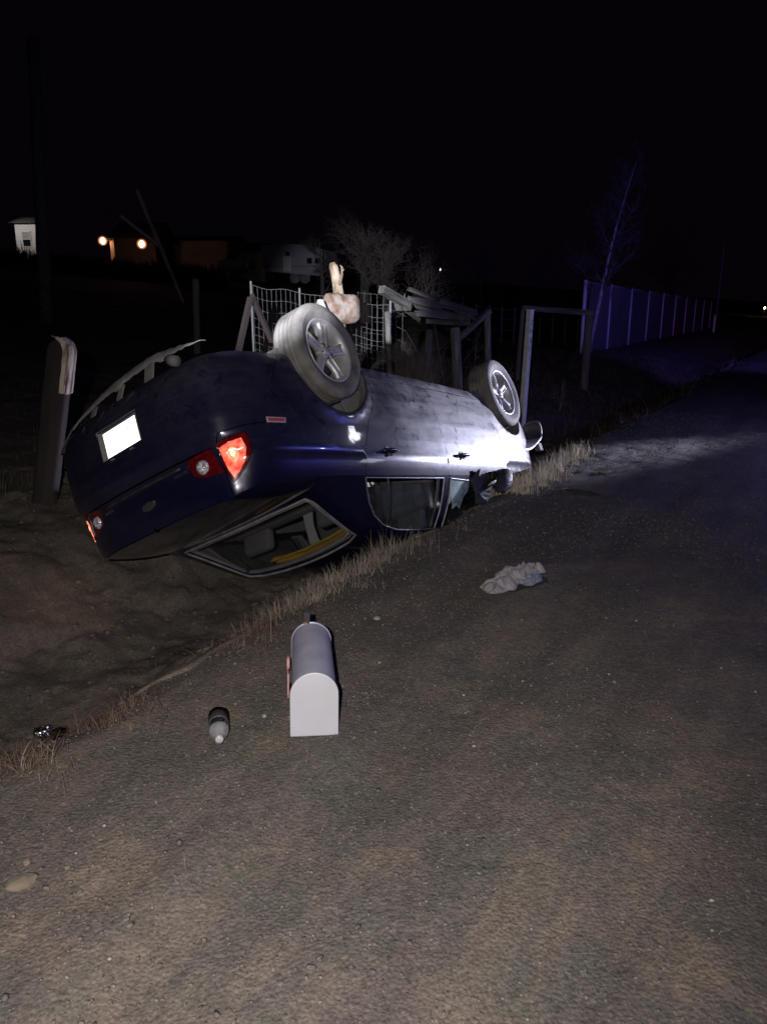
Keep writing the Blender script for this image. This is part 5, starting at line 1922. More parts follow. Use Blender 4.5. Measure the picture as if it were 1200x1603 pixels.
# ------------------------------------------------------------------ posts, fences
def post(name, top, foot, r, m, label, cat='post', group=None, square=False, r2=None, split=False, deep=0.15, seg=14, rnd=True):
    top, foot = Vector(top), Vector(foot)
    d = (top - foot)
    L = d.length
    bm = bmesh.new()
    n = 16
    rows = []
    r2 = r2 or r
    sd = rng.uniform(0, 50)
    k_ = 4 if square else seg
    for i in range(n + 1):
        t = -deep / L + (1 + deep / L) * i / n
        if i == 0:
            z = -deep
        z = L * t
        rr = (r2 + (r - r2) * max(t, 0))
        if i == n and rnd and not square:
            rr *= 0.55
        row = []
        for k in range(k_):
            a = 2 * math.pi * (k + 0.5) / k_
            q = rr * (1.414 if square else 1) * (1 + (0.02 if square else 0.07) * mnoise.noise(Vector((math.cos(a) * 2, z * 1.5 + sd, math.sin(a) * 2))))
            row.append(bm.verts.new((q * math.cos(a), q * math.sin(a), z - (0.0 if i < n else 0.0))))
        rows.append(row)
        if i == n - 1 and rnd and not square:
            for v in row:
                v.co.z = L - r * 0.5
    for i in range(n):
        for k in range(k_):
            bm.faces.new((rows[i][k], rows[i][(k + 1) % k_], rows[i + 1][(k + 1) % k_], rows[i + 1][k]))
    bm.faces.new(rows[0][::-1])
    bm.faces.new(rows[-1])
    o = obj(name, bm, m, None, smooth=not square)
    o.location = foot
    o.rotation_euler = d.to_track_quat('Z', 'Y').to_euler()
    if label:
        tag(o, label, cat, group)
    return o


def foot_of(px, py, Y):
    p = at(px, py, Y)
    return Vector((p.x, p.y, tz(p.x, p.y)))


# heavy round-topped post left of the car, with a pale split face
pt, pf = at(98, 528, 6.0), at(70, 790, 6.0)
pf.z = min(pf.z, tz(pf.x, pf.y))
gp = empty('gate_post', pf, label='thick dark wooden post with rounded top and pale split edge left of the car', cat='post')
d_ = pt - pf
Lp = d_.length
bm = bmesh.new()
rows = []
n = 26
for i in range(n + 1):
    t = i / n
    z = Lp * (1.04 * t - 0.04)
    cap_ = max(0.0, (z - (Lp - 0.13)) / 0.13)
    hw = 0.095 * math.sqrt(max(0.02, 1 - cap_ ** 2.2)) * (1 + 0.04 * mnoise.noise(Vector((0, z * 3, 1))))
    hd = 0.065
    row = []
    for k in range(16):
        a = 2 * math.pi * k / 16
        e = lambda c: math.copysign(abs(c) ** 0.6, c)
        row.append(bm.verts.new((hw * e(math.cos(a)) + 0.004 * mnoise.noise(Vector((a * 3, z * 9, 4))), hd * e(math.sin(a)), z)))
    rows.append(row)
for i in range(n):
    for k in range(16):
        bm.faces.new((rows[i][k], rows[i][(k + 1) % 16], rows[i + 1][(k + 1) % 16], rows[i + 1][k]))
bm.faces.new(rows[0][::-1])
bm.faces.new(rows[-1])
obj('post_core', bm, 'old_dark', gp, smooth=True)
bm = bmesh.new()
rows = []
for i in range(15):
    t = i / 14
    z = Lp - 0.415 + 0.42 * t
    cap_ = max(0.0, (z - (Lp - 0.13)) / 0.13)
    xo = 0.098 * math.sqrt(max(0.0, 1 - min(cap_, 1) ** 2.2)) + 0.010
    w0 = 0.062 + 0.006 * mnoise.noise(Vector((0, z * 14, 9)))
    row = [bm.verts.new((xo - w0 + 0.0, -0.071 - 0.008, z)), bm.verts.new((xo - 0.022, -0.080 - 0.003 * math.sin(z * 60), z)), bm.verts.new((xo, -0.062, z)), bm.verts.new((xo + 0.003, 0.0, z)), bm.verts.new((xo - 0.002, 0.05, z))]
    rows.append(row)
for i in range(14):
    for k in range(4):
        bm.faces.new((rows[i][k], rows[i][k + 1], rows[i + 1][k + 1], rows[i + 1][k]))
pe = obj('split_face', bm, 'pale_split', gp)
md = pe.modifiers.new('solid', 'SOLIDIFY')
md.thickness = 0.016
gp.rotation_euler = (0, math.atan2(d_.x, d_.z), 0)

# upright posts beyond the ditch
P_ = [
    ('fence_post', (306, 436), (307, 524), 19.0, 0.085, 'old_wood', 'dark weathered fence post standing alone below the leaning pole'),
    ('fence_post', (606, 487), (612, 548), 11.5, 0.045, 'grey_wood', 'slim pale fence post at the end of the wire mesh'),
    ('fence_post', (712, 512), (722, 592), 10.8, 0.070, 'grey_wood', 'thick short fence post leaning left beyond the sill of the car'),
    ('fence_post', (672, 515), (664, 562), 12.8, 0.055, 'grey_wood', 'short fence post under the board pile'),
    ('fence_post', (762, 484), (768, 578), 12.6, 0.055, 'grey_wood', 'tall fence post holding the slanting brace'),
    ('fence_post', (818, 482), (812, 530), 16.5, 0.05, 'old_wood', 'thin dark post under the left end of the long rail'),
    ('fence_post', (922, 486), (917, 556), 16.8, 0.085, 'old_wood', 'dark post under the right end of the long rail'),
]
for nm, a, b, Y, r, m_, lb in P_:
    f_ = at(b[0], b[1], Y)
    f_.z = min(f_.z, tz(f_.x, f_.y))
    post(nm, at(a[0], a[1], Y), f_, r, m_, lb, 'fence post')
for a, b, ya, yb, r, m_, nm, lb in (
    ((215, 298), (281, 458), 15.5, 17.5, 0.028, 'grey_wood', 'leaning_pole', 'long thin pole leaning left above the lone fence post'),
    ((188, 338), (232, 372), 17.0, 17.5, 0.03, 'old_wood', 'leaning_pole', 'short dark pole leaning behind the long thin pole'),
    ((392, 466), (374, 546), 9.0, 8.8, 0.026, 'old_dark', 'prop_board', 'left leg of the wooden frame left of the rear wheel'),
    ((394, 463), (414, 508), 9.05, 9.4, 0.026, 'old_dark', 'prop_board', 'right leg of the wooden frame left of the rear wheel'),
    ((766, 486), (716, 532), 12.5, 12.0, 0.035, 'grey_wood', 'brace', 'slanting brace nailed to the tall fence post'),
    ((816, 482), (928, 490), 16.4, 16.6, 0.055, 'grey_wood', 'rail', 'long level rail resting across two dark posts'),
    ((597, 453), (640, 478), 11.8, 12.4, 0.055, 'grey_wood', 'loose_board', 'pale board sticking up left out of the pile'),
    ((500, 472), (512, 505), 9.6, 9.4, 0.035, 'white_post', 'white_stake', 'short white stake between the rear wheel and the pale log'),
):
    post(nm, at(*a, ya), at(*b, yb), r, m_, lb, nm.replace('_', ' '), square=True, deep=0.0 if nm in ('brace', 'rail', 'loose_board') else 0.3)

# the white marker post with dark characters running down its face
wt, wf_ = at(834, 486, 10.6), at(818, 598, 10.6)
wf_.z = min(wf_.z, tz(wf_.x, wf_.y))
wp = empty('white_post', wf_, label='leaning white square post with dark characters down its face', cat='post')
d_ = wt - wf_
wp.rotation_euler = (0, math.atan2(d_.x, math.hypot(d_.y, d_.z)), math.radians(44))
bm = bmesh.new()
box(bm, (0, 0, d_.length / 2 - 0.1), (0.075, 0.075, d_.length + 0.2))
obj('post_shaft', bm, 'white_post', wp, bevel=0.005)
bm = bmesh.new()
box(bm, (0, 0, d_.length + 0.006), (0.085, 0.085, 0.012))
obj('post_top', bm, 'plate', wp, bevel=0.003)
STROKES = {'J': [(0, 0, .5, .12), (.38, .1, .12, .9), (0, .88, .9, .12)], 'A': [(0, 0, .12, .9), (.7, 0, .12, .9), (0, .8, .82, .12), (0, .4, .82, .12)],
           'B': [(0, 0, .12, .9), (.7, 0, .12, .9), (0, 0, .8, .12), (0, .4, .8, .12), (0, .8, .8, .12)], 'E': [(0, 0, .12, .9), (0, 0, .8, .12), (0, .4, .7, .12), (0, .8, .8, .12)],
           '1': [(.35, 0, .13, .9)]}
for i, ch in enumerate('JABE1'):
    bm = bmesh.new()
    z0 = d_.length - 0.19 - 0.115 * i
    for (x, z, w, h) in STROKES[ch]:
        box(bm, (-0.02 + 0.045 * (x + w / 2), -0.0385, z0 + 0.065 * (z + h / 2)), (0.045 * w, 0.003, 0.065 * h))
    obj('painted_character', bm, 'plate_mark', wp)

# wire mesh fence behind the rear wheel
FA, FB = (415, 447), (716, 489)


def fence_pt(t, hgt):
    """t 0..1 along the mesh, hgt above its foot"""
    a, b = at(392, 446, 12.9), at(612, 478, 11.6)
    p = a.lerp(b, t)
    top = p.z - 0.07 * math.sin(math.pi * min(1, t * 1.0)) * 0
    return Vector((p.x, p.y, top - 1.22 + hgt))


wf = empty('wire_fence', label='sagging square wire mesh fence behind the rear wheel', cat='fence')
for i, hh in enumerate([0.0, 0.10, 0.20, 0.31, 0.43, 0.56, 0.70, 0.86, 1.04, 1.22]):
    bm = bmesh.new()
    pts = [fence_pt(t, hh) + Vector((0, 0.015 * math.sin(t * 23 + i), 0.012 * math.sin(t * 17 + i * 0.3) - 0.02 * math.sin(t * 3.1 * 4) ** 2)) for t in np.linspace(0, 1, 50)]
    tube(bm, pts, 0.0035 if i in (0, 9) else 0.0024, 4)
    obj('line_wire', bm, 'wire', wf)
nst = 28
stay = None
for k in range(nst):
    t = (k + 0.5) / nst
    bm = bmesh.new()
    tube(bm, [fence_pt(t, hh) + Vector((0, 0.015 * math.sin(t * 23 + i), 0.012 * math.sin(t * 17 + i * 0.3) - 0.02 * math.sin(t * 3.1 * 4) ** 2)) for i, hh in enumerate([0.0, 0.10, 0.20, 0.31, 0.43, 0.56, 0.70, 0.86, 1.04, 1.22])], 0.0024, 4)
    obj('stay_wire', bm, 'wire', wf)
for t in (0.0, 0.37, 0.995):
    bm = bmesh.new()
    a = fence_pt(t, 1.28)
    b = fence_pt(t, 0)
    tube(bm, [(b.x, b.y + 0.03, min(b.z, tz(b.x, b.y)) - 0.2), (a.x, a.y + 0.03, a.z)], 0.016, 6)
    obj('steel_stake', bm, 'wire', wf)
# a second run of mesh farther back on the right
wf2 = empty('wire_fence', label='fainter wire mesh fence curving behind the pale log', cat='fence')
for i, hh in enumerate([0.15, 0.35, 0.55, 0.78, 1.0]):
    bm = bmesh.new()
    pts = []
    for t in np.linspace(0, 1, 30):
        p = at(545 + 90 * t, 456 + 18 * t * t + 2 * math.sin(t * 6), 14.0 - 1.2 * t)
        pts.append(p + Vector((0, 0, hh - 1.0)))
    tube(bm, pts, 0.003, 4)
    obj('line_wire', bm, 'wire', wf2)
for k in range(9):
    t = (k + 0.5) / 9
    p = at(545 + 90 * t, 456 + 18 * t * t, 14.0 - 1.2 * t)
    bm = bmesh.new()
    tube(bm, [p, p - Vector((0, 0, 1.0 if k % 4 else 1.4))], 0.003, 4)
    obj('stay_wire', bm, 'wire', wf2)

# pale log: upright broken trunk rising behind a thick cut log
lg = empty('dead_tree_trunk', foot_of(530, 545, 10.6), label='pale bare broken trunk standing upright behind the wire mesh', cat='tree trunk')
lp = lg.location


def rel(px, py, Y):
    return at(px, py, Y) - lp


bm = bmesh.new()
tube(bm, [Vector((0.0, 0, -0.2)), rel(531, 500, 10.6), rel(530, 462, 10.6), rel(527, 440, 10.6), rel(522, 418, 10.6), rel(520, 411, 10.6)], [0.09, 0.085, 0.072, 0.066, 0.062, 0.035], 14)
obj('trunk', bm, 'log', lg, smooth=True)
bm = bmesh.new()
tube(bm, [rel(531, 446, 10.55), rel(535, 430, 10.5), rel(535, 418, 10.5), rel(532, 415, 10.5)], [0.022, 0.018, 0.014, 0.006], 7)
tube(bm, [rel(535, 424, 10.5), rel(539, 422, 10.5)], [0.012, 0.005], 6)
obj('stub_branch', bm, 'log', lg, smooth=True)
bm = bmesh.new()
la, lb_ = at(507, 482, 10.1), at(563, 484, 10.5)
ax_ = (lb_ - la)
rows = []
for i in range(15):
    t = i / 14
    c = la + ax_ * t
    rr = 0.168 + 0.02 * math.sin(t * 3) - (0.05 * (t - 0.9) / 0.1 if t > 0.9 else 0) - (0.03 if t < 0.03 else 0)
    row = []
    for k in range(22):
        a = 2 * math.pi * k / 22
        q = rr * (1 + 0.12 * mnoise.noise(Vector((math.cos(a) * 1.5, math.sin(a) * 1.5, t * 2))) + 0.07 * mnoise.noise(Vector((math.cos(a) * 5, math.sin(a) * 5, t * 6))))
        row.append(bm.verts.new(c + Vector((0, q * math.cos(a), q * math.sin(a)))))
    rows.append(row)
for i in range(14):
    for k in range(22):
        bm.faces.new((rows[i][k], rows[i][(k + 1) % 22], rows[i + 1][(k + 1) % 22], rows[i + 1][k]))
bm.faces.new(rows[0][::-1])
bm.faces.new(rows[-1])
o = obj('cut_log', bm, 'log2', None, smooth=True)
tag(o, 'thick short cut log lying level behind the wire mesh', 'log')

# pile of old boards and brush
pile = [((600, 458), (655, 500), 12.6, 13.0), ((640, 452), (700, 476), 13.0, 13.4), ((652, 470), (745, 490), 12.8, 13.5), ((648, 480), (735, 498), 12.6, 13.3), ((655, 491), (730, 499), 12.4, 13.0),
        ((665, 462), (738, 486), 13.4, 13.8), ((640, 468), (690, 482), 12.4, 12.7), ((684, 470), (742, 498), 13.1, 13.4), ((668, 503), (738, 506), 12.9, 13.3)]
LB = ['long board sticking out at the left of the pile', 'pale board sticking up above the middle of the pile', 'long board across the top of the pile', 'board lying just under the longest one in the pile',
      'lower front board of the pile', 'rear board showing above the pile', 'short board at the left front of the pile', 'board sloping down to the right end of the pile', 'lowest level board under the pile']
for (a, b, ya, yb), lb in zip(pile, LB):
    A, B = at(*a, ya), at(*b, yb)
    d = B - A
    bm = bmesh.new()
    box(bm, (0, 0, 0), (rng.uniform(0.07, 0.12), 0.035, d.length))
    for v in bm.verts:
        v.co.x += rng.uniform(-.012, .012)
        v.co.z += rng.uniform(-.08, .08)
    o = obj('board', bm, 'pile_wood', None, bevel=0.004)
    o.location = (A + B) / 2
    o.rotation_euler = (d.to_track_quat('Z', 'Y') @ Euler((0, 0, rng.uniform(0.2, 1.4))).to_quaternion()).to_euler()
    tag(o, lb, 'board', 'boards of the old pile')
bm = bmesh.new()
c = foot_of(680, 540, 13.2)
for k in range(520):
    a = rng.uniform(0, 6.28)
    r = rng.random() ** 0.5
    p = Vector((c.x + 0.95 * r * math.cos(a), c.y + 0.5 * r * math.sin(a), c.z + (1 - r) * 0.85 * rng.random()))
    d = Vector((rng.gauss(0, 1), rng.gauss(0, .6), rng.gauss(0.25, .6))).normalized() * rng.uniform(0.15, 0.6)
    m_ = p + d * 0.5 + Vector((rng.gauss(0, .04), rng.gauss(0, .04), rng.gauss(0, .04)))
    tube(bm, [p, m_, p + d], [0.010, 0.007, 0.002], 4, cap=False)
o = obj('brush_heap', bm, 'twig', None)
tag(o, 'tangled heap of cut brush under the old boards', 'brush', kind='stuff')
bm = bmesh.new()
for k in range(28):
    p = at(630 + rng.uniform(-10, 14), 486, 12.3)
    d = Vector((rng.gauss(0, .1), rng.gauss(0, .1), 1)).normalized() * rng.uniform(0.10, 0.28)
    tube(bm, [p, p + d * 0.5 + Vector((rng.gauss(0, .02), 0, 0)), p + d], [0.02, 0.014, 0.004], 4, cap=False)
o = obj('splintered_wood', bm, 'grey_wood', None)
tag(o, 'splintered upright ends of wood at the left of the pile', 'wood', kind='stuff')


# ------------------------------------------------------------------ bare trees and shrubs
def bare_tree(name, base, top, r0, levels, label, m='bark', tw='twig', spread=0.9, nb=7, seed=1, twig_n=(4, 3), up=0.35, start=0.25, cat='tree'):
    r = random.Random(seed)
    root = empty(name, base, label=label, cat=cat)
    T = Vector(top) - Vector(base)
    H = T.length
    bmT = bmesh.new()
    pts, rad = [], []
    for i in range(12):
        t = i / 11
        p = T * t + Vector((math.sin(t * 4 + seed), math.cos(t * 5 + seed), 0)) * 0.018 * H * t
        pts.append(p)
        rad.append(r0 * (1 - 0.92 * t) + 0.002)
    pts[0] = pts[0] - Vector((0, 0, 0.3))
    tube(bmT, pts, rad, 8)
    obj('trunk', bmT, m, root, smooth=True)
    bmC = bmesh.new()

    def grow(p, d, L, rr, lv):
        n = 5
        q = [p]
        dd = d.copy()
        for i in range(n):
            dd = (dd + Vector((r.gauss(0, .16), r.gauss(0, .16), r.gauss(0.05, .12)))).normalized()
            q.append(q[-1] + dd * L / n)
        tube(bmC, q, [max(0.0022, rr * (1 - i / n * 0.85)) for i in range(n + 1)], 4 if lv else 3, cap=False)
        if lv <= 0:
            return
        for k in range(twig_n[0] if lv > 1 else twig_n[1]):
            i = r.randint(1, n)
            nd = (dd + Vector((r.gauss(0, .8), r.gauss(0, .8), r.gauss(0.15, .55)))).normalized()
            grow(q[i], nd, L * r.uniform(0.45, 0.75), rr * 0.5, lv - 1)

    for k in range(nb):
        t = start + (1 - start) * (k + r.random() * 0.6) / nb
        t = min(t, 0.98)
        p = T * t
        a = r.uniform(0, 6.283)
        d = Vector((math.cos(a), math.sin(a), up + r.random() * 0.5)).normalized()
        grow(p, d, H * spread * (1 - t * 0.6) * r.uniform(0.3, 0.5), r0 * (1 - 0.85 * t) * 0.5, levels)
    obj('branches', bmC, tw, root)
    return root


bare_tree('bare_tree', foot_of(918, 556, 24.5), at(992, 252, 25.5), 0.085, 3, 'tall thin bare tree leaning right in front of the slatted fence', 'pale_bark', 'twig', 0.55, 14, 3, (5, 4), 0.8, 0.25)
bare_tree('bare_tree', foot_of(572, 455, 33), at(566, 350, 33), 0.28, 4, 'broad bare tree behind the pale trunk', 'bark', 'bark', 1.2, 9, 5, (4, 4), 0.5, 0.3)
bare_tree('bare_tree', foot_of(605, 448, 28), at(598, 388, 28), 0.14, 4, 'small bushy bare tree right of the broad bare tree', 'bark', 'twig', 1.5, 8, 8, (5, 4), 0.4, 0.15)
bare_tree('bare_tree', foot_of(680, 460, 34), at(672, 395, 34), 0.14, 3, 'low bare tree behind the board pile', 'bark', 'bark', 1.3, 8, 12, (4, 4), 0.5, 0.2)
bare_tree('bare_tree', foot_of(752, 455, 42), at(756, 395, 42), 0.2, 3, 'dim rounded bare tree left of the long rail', 'bark', 'bark', 1.3, 9, 15, (5, 4), 0.4, 0.15)
bare_tree('bare_tree', foot_of(845, 462, 45), at(850, 402, 45), 0.2, 3, 'dim bare tree above the long rail', 'bark', 'bark', 1.3, 9, 18, (5, 4), 0.4, 0.15)
bare_tree('bare_tree', foot_of(1050, 470, 60), at(1058, 388, 60), 0.25, 3, 'dim wide bare tree beyond the slatted fence', 'bark', 'bark', 1.4, 10, 21, (5, 4), 0.4, 0.15)
bare_tree('bare_tree', foot_of(505, 440, 38), at(500, 372, 38), 0.15, 3, 'bare tree at the end of the camper', 'bark', 'bark', 1.2, 8, 25, (5, 4), 0.4, 0.2)
bare_tree('bare_branch', foot_of(702, 520, 13.0), at(662, 428, 13.2), 0.022, 1, 'crooked dead branch rising above the board pile', 'twig', 'twig', 0.7, 4, 31, (2, 2), 0.3, 0.4, 'branch')
bare_tree('bare_branch', foot_of(706, 520, 13.0), at(728, 460, 13.2), 0.018, 1, 'thin dead branch at the right of the board pile', 'twig', 'twig', 0.5, 3, 33, (2, 2), 0.3, 0.4, 'branch')
for i, (px, py, Y, h, lb) in enumerate(((790, 560, 12.5, 0.7, 'tall dry weed between the tall post and the white post'), (745, 470, 16, 1.0, 'thin dry weed stems above the board pile'), (880, 560, 14, 0.5, 'low dry bush under the long rail'), (100, 690, 6.6, 0.25, 'small pale weed beside the thick dark post'))):
    b = foot_of(px, py, Y)
    bare_tree('dry_weed', b, b + Vector((0.05, 0, h)), 0.008, 2, lb, 'straw', 'straw', 0.9, 9, 40 + i, (3, 3), 1.2, 0.05, 'weed')

# utility pole far left, thin pole far right
post('utility_pole', at(52, 60, 22), foot_of(66, 440, 22), 0.15, 'bark', 'tall dark utility pole at the far left', 'pole', r2=0.19, rnd=False)
post('thin_pole', at(1134, 372, 50), foot_of(1118, 516, 50), 0.07, 'steel_dark', 'thin tall pole at the far end of the slatted fence', 'pole', r2=0.09, rnd=False)
post('white_stub_post', at(1119, 492, 46), foot_of(1116, 516, 46), 0.10, 'steel', 'short pale post at the far end of the slatted fence', 'post')

# ------------------------------------------------------------------ slatted fence on the right
F0, F1 = at(908, 556, 25.0), at(1118, 516, 54.0)
pf_ = empty('slatted_fence', label='long slatted fence with pale steel posts running away on the right', cat='fence')
d2 = Vector((F1.x - F0.x, F1.y - F0.y, 0))
Lf = d2.length
d2n = d2.normalized()
zt0 = at(910, 441, 25.0).z
zt1 = at(1120, 474, 54.0).z
npost = 11
for k in range(npost):
    t = k / (npost - 1)
    p = Vector((F0.x, F0.y, 0)) + d2 * t
    zt = zt0 + (zt1 - zt0) * t
    bm = bmesh.new()
    zb = tz(p.x, p.y) - 0.2
    tube(bm, [(p.x, p.y - 0.05, zb), (p.x, p.y - 0.05, zt + 0.05)], 0.060 if k == 0 else 0.034, 8)
    obj('fence_post', bm, 'white_metal' if k == 0 else 'pale_metal', pf_, smooth=True)
    if k < npost - 1:
        pn = Vector((F0.x, F0.y, 0)) + d2 * ((k + 1) / (npost - 1))
        ztn = zt0 + (zt1 - zt0) * (k + 1) / (npost - 1)
        fpn = empty('fence_panel')
        fpn.parent = pf_
        m_sl = 24
        for j in range(m_sl):
            s0, s1 = j / m_sl, (j + 1) / m_sl
            a = p.lerp(pn, s0 + 0.04 / m_sl)
            b = p.lerp(pn, s1 - 0.04 / m_sl)
            za = zt + (ztn - zt) * s0
            zb2 = zt + (ztn - zt) * s1
            off = 0.012 * (j % 2)
            bm = bmesh.new()
            v = [(a.x, a.y + off, tz(a.x, a.y) + 0.03), (b.x, b.y + off, tz(b.x, b.y) + 0.03), (b.x, b.y + off, zb2 - 0.02), (a.x, a.y + off, za - 0.02)]
            A_v = [bm.verts.new(q) for q in v]
            B_v = [bm.verts.new((q[0], q[1] + 0.015, q[2])) for q in v]
            bm.faces.new(A_v)
            bm.faces.new(B_v[::-1])
            for q in range(4):
                bm.faces.new((A_v[q], A_v[(q + 1) % 4], B_v[(q + 1) % 4], B_v[q]))
            obj('slat', bm, 'privacy', fpn)
        bm = bmesh.new()
        tube(bm, [(p.x, p.y - 0.04, zt), (pn.x, pn.y - 0.04, ztn)], 0.022, 6)
        obj('top_rail', bm, 'steel', fpn, smooth=True)

# far dark wire fence between the trees
df = empty('pasture_fence', label='dim pasture fence with thin posts behind the long rail', cat='fence')
prev = None
for k in range(9):
    px = 745 + 20 * k
    b = foot_of(px, 500, 30)
    bm = bmesh.new()
    tube(bm, [b - Vector((0, 0, .2)), b + Vector((0, 0, 1.35))], 0.035, 6)
    obj('post', bm, 'old_wood', df)
    if prev is not None:
        for hh in (0.5, 0.9, 1.25):
            bm = bmesh.new()
            tube(bm, [prev + Vector((0, -.04, hh)), b + Vector((0, -.04, hh))], 0.006, 4)
            obj('strand', bm, 'wire', df)
    prev = b


# ------------------------------------------------------------------ far houses, camper, parked car
def house(name, loc, w, d, h, roof_h, rot, wall, label, windows=(), door=None, cat='house'):
    hroot = empty(name, loc, (0, 0, rot), label, cat)
    bm = bmesh.new()
    box(bm, (0, 0, h / 2 - 0.3), (w, d, h + 0.6))
    obj('wall', bm, wall, hroot)
    bm = bmesh.new()
    ov = 0.35
    v = [(-w / 2 - ov, -d / 2 - ov, h), (w / 2 + ov, -d / 2 - ov, h), (w / 2 + ov, d / 2 + ov, h), (-w / 2 - ov, d / 2 + ov, h), (-w / 2 - ov, 0, h + roof_h), (w / 2 + ov, 0, h + roof_h)]
    vv_ = [bm.verts.new(p) for p in v]
    for f in ((0, 1, 5, 4), (2, 3, 4, 5), (0, 4, 3), (1, 2, 5), (3, 2, 1, 0)):
        bm.faces.new([vv_[i] for i in f])
    obj('roof', bm, 'roofing', hroot)
    for (x, z, ww, hh, panes) in windows:
        bm = bmesh.new()
        y = -d / 2 - 0.02
        for q in (((x - ww / 2, y, z), (0.07, 0.07, hh + .07)), ((x + ww / 2, y, z), (0.07, 0.07, hh + .07)), ((x, y, z + hh / 2), (ww, 0.07, 0.07)), ((x, y, z - hh / 2), (ww + .1, 0.1, 0.07)), ((x, y, z), (ww, 0.05, 0.045))):
            box(bm, *q)
        wfm = obj('window', bm, 'siding', hroot)
        for s_ in (-1, 1):
            bm = bmesh.new()
            box(bm, (x, y + 0.015, z + s_ * hh / 4), (ww - 0.02, 0.01, hh / 2 - 0.02))
            obj('pane', bm, 'curtain' if (panes and s_ > 0) else 'dark_glass', wfm)
    return hroot


# far-left house: only its lamp-lit gable end with one window stands out of the dark
pl_ = at(40, 371, 60)
hz = tz(pl_.x, pl_.y)
h1 = house('house', (pl_.x + 0.1, pl_.y + 0.6, hz), 1.7, 1.0, pl_.z - hz + 0.95, 0.5, 0, 'siding', 'small pale shed wall lit by a lamp with one sash window at the far left', [(-0.05, pl_.z - hz - 0.15, 0.62, 1.05, True)], cat='shed')
spot('yard_light', (pl_.x - 0.8, pl_.y - 3.2, pl_.z + 1.6), (pl_.x + 0.2, pl_.y + 0.5, pl_.z - 0.1), 330, 50, 0.7, 0.05, (1.0, 0.93, 0.84))


def porch_lamp(px, py, Y, en, label):
    p = at(px, py, Y)
    r_ = empty('porch_lamp', p, label=label, cat='lamp', group='porch lamps of the far houses')
    bm = bmesh.new()
    bmesh.ops.create_uvsphere(bm, u_segments=16, v_segments=8, radius=0.15)
    for v in bm.verts:
        v.co.z *= 1.35
    g_ = obj('bulb', bm, 'bulb', r_, smooth=True)
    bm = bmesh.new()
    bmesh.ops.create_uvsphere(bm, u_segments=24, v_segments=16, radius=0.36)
    obj('globe', bm, 'globe_soft', r_, smooth=True)  # glare halo round the bulb, added as an emissive ball
    bm = bmesh.new()
    box(bm, (0, 0.02, 0.2), (0.16, 0.16, 0.04))
    box(bm, (0, 0.16, 0.12), (0.08, 0.06, 0.22))
    obj('bracket', bm, 'black_plastic', r_)
    d = bpy.data.lights.new('porch_light', 'POINT')
    d.energy = en
    d.color = (1.0, 0.50, 0.26)
    d.shadow_soft_size = 0.16
    o = bpy.data.objects.new('porch_light', d)
    COL.objects.link(o)
    o.parent = r_
    o.location = (0, -0.25, 0)


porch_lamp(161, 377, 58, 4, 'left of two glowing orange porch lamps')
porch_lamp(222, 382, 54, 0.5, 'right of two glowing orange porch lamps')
p = at(178, 382, 58)
hz = tz(p.x, p.y)
house('house', (p.x + 0.35, p.y + 1.2, hz), 1.5, 1.6, p.z - hz + 0.25, 0.5, 0, 'tan_wall', 'tan house corner beside the left porch lamp')
p = at(212, 362, 56)
hz = tz(p.x, p.y)
house('house', (p.x - 0.4, p.y + 3.4, hz), 2.9, 5.0, p.z - hz - 0.4, 1.3, 0.0, 'tan_dark', 'dark gabled house behind the right porch lamp')
p = at(292, 385, 62)
hz = tz(p.x, p.y)
house('long_house', (p.x, p.y + 3.5, hz), 6.6, 5.0, p.z - hz + 0.45, 0.55, math.radians(-6), 'tan_wall', 'long low tan building lit orange right of the porch lamps', [(-1.6, p.z - hz - 0.1, 0.7, 0.6, False)])
spot('long_house_light', at(250, 374, 60.6), at(300, 386, 62.0), 1000, 130, 0.8, 0.1, (1.0, 0.45, 0.26))
p = at(355, 392, 66)
hz = tz(p.x, p.y)
house('house', (p.x + 0.5, p.y + 3, hz), 5.0, 5.0, p.z - hz - 0.1, 0.9, 0, 'siding', 'dim pale house left of the camper')

# camper trailer
pc = at(460, 442, 46)
cz1 = tz(pc.x, pc.y)
cz1 = pc.z
cm = empty('camper_trailer', (pc.x, pc.y, cz1), (0, 0, math.radians(-14)), 'pale camper trailer with two small windows parked behind the wire fence', 'camper')
bm = bmesh.new()
poly = [(-1.75, 0.62), (1.95, 0.30), (2.0, 1.2), (1.9, 1.75), (0.9, 2.02), (-0.3, 2.1), (-0.3, 2.05), (-1.85, 2.08), (-1.9, 0.95), (-1.3, 0.9)]
prism(bm, poly, 2.2, Matrix(((1, 0, 0, 0), (0, 0, 1, -0.2), (0, 1, 0, 0), (0, 0, 0, 1))))
obj('body', bm, 'rv_skin', cm, bevel=0.04)
for x in (1.05, 1.52):
    bm = bmesh.new()
    box(bm, (x, -0.215, 1.15), (0.34, 0.03, 0.34))
    w_ = obj('window', bm, 'grey_plastic', cm, bevel=0.05)
    bm = bmesh.new()
    box(bm, (x, -0.235, 1.15), (0.27, 0.02, 0.27))
    obj('pane', bm, 'dark_glass', w_, bevel=0.03)
bm = bmesh.new()
box(bm, (-0.25, -0.225, 1.55), (0.22, 0.03, 0.22))
obj('vent_cover', bm, 'dark_glass', cm, bevel=0.02)
bm = bmesh.new()
box(bm, (-0.3, -0.22, 1.0), (0.5, 0.04, 0.85))
obj('door', bm, 'siding', cm, bevel=0.02)
bm = bmesh.new()
box(bm, (0.3, -0.225, 0.86), (3.3, 0.02, 0.05))
obj('stripe', bm, 'grey_plastic', cm)
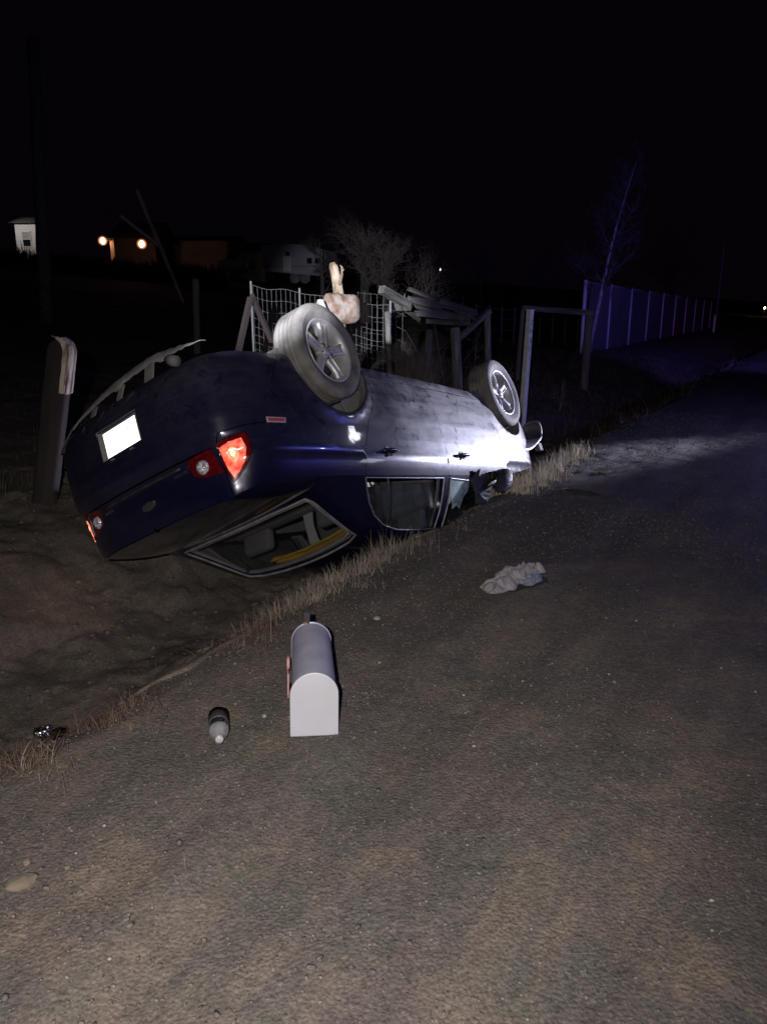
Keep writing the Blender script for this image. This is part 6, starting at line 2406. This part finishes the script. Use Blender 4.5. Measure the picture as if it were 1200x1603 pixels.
for x in (0.1, 0.7):
    bm = bmesh.new()
    lathe(bm, [(0.0005, -0.1), (0.30, -0.1), (0.33, -0.05), (0.33, 0.05), (0.30, 0.1)], 'y', 20, c=(x, -0.05, 0.25))
    obj('wheel', bm, 'tyre', cm, smooth=True)

# small parked pickup, pale blue paint
pk = at(366, 428, 52)
pkz = pk.z
pv = empty('parked_pickup', (pk.x, pk.y, pkz), (0, 0, math.radians(-8)), 'small pale blue parked pickup left of the camper', 'pickup')
bm = bmesh.new()
prism(bm, [(-1.1, 0.35), (0.95, 0.30), (1.0, 0.75), (0.45, 0.85), (0.2, 1.22), (-0.45, 1.24), (-0.55, 0.85), (-1.1, 0.82)], 1.5, Matrix(((1, 0, 0, 0), (0, 0, 1, 0), (0, 1, 0, 0), (0, 0, 0, 1))))
obj('body', bm, 'car_blue', pv, bevel=0.05)
bm = bmesh.new()
prism(bm, [(-0.42, 0.87), (0.36, 0.87), (0.17, 1.18), (-0.40, 1.18)], 0.02, Matrix(((1, 0, 0, 0), (0, 0, 1, -0.015), (0, 1, 0, 0), (0, 0, 0, 1))))
obj('side_window', bm, 'dark_glass', pv)
for x in (-0.65, 0.6):
    bm = bmesh.new()
    lathe(bm, [(0.0005, -0.1), (0.24, -0.1), (0.27, -0.05), (0.27, 0.05), (0.24, 0.1)], 'y', 20, c=(x, 0.05, 0.26))
    obj('wheel', bm, 'tyre', pv, smooth=True)
# dark hedge and scrub hiding the feet of the far houses
hp = [at(px, 394, 50) for px in (-60, 20, 110, 200, 290, 345)]
roots_, hts = [], []
for i in range(len(hp) - 1):
    for k in range(900):
        t = rng.random()
        p = hp[i].lerp(hp[i + 1], t)
        roots_.append((p.x + rng.gauss(0, .2), p.y + rng.gauss(0, .6)))
R_ = np.array(roots_)
hh_ = hp[0].z - float(np.mean(terrain(R_[:, 0], R_[:, 1])))
blades('hedge', R_, 'dark_leaf', max(0.8, hh_ * 0.55), max(1.2, hh_ * 1.06), 0.03, 0.09, 0.35, 'dark scrubby hedge in front of the far houses at the left', cat='hedge')
# tiny far lamps
for px, py, Y, lb, e in ((1196, 482, 120, 'tiny orange lamp far down the road at the right edge', 'bulb'), (689, 422, 110, 'tiny white lamp far off between the bare trees', 'bulb_white')):
    p = at(px, py, Y)
    r_ = empty('far_lamp', p, label=lb, cat='lamp')
    bm = bmesh.new()
    bmesh.ops.create_uvsphere(bm, u_segments=10, v_segments=6, radius=0.14 if e == 'bulb' else 0.09)
    obj('globe', bm, e, r_)
    bm = bmesh.new()
    tube(bm, [(0, 0.1, 0.1), (0, 0.1, tz(p.x, p.y) - p.z - 0.2)], 0.06, 6)
    obj('lamp_pole', bm, 'bark', r_)
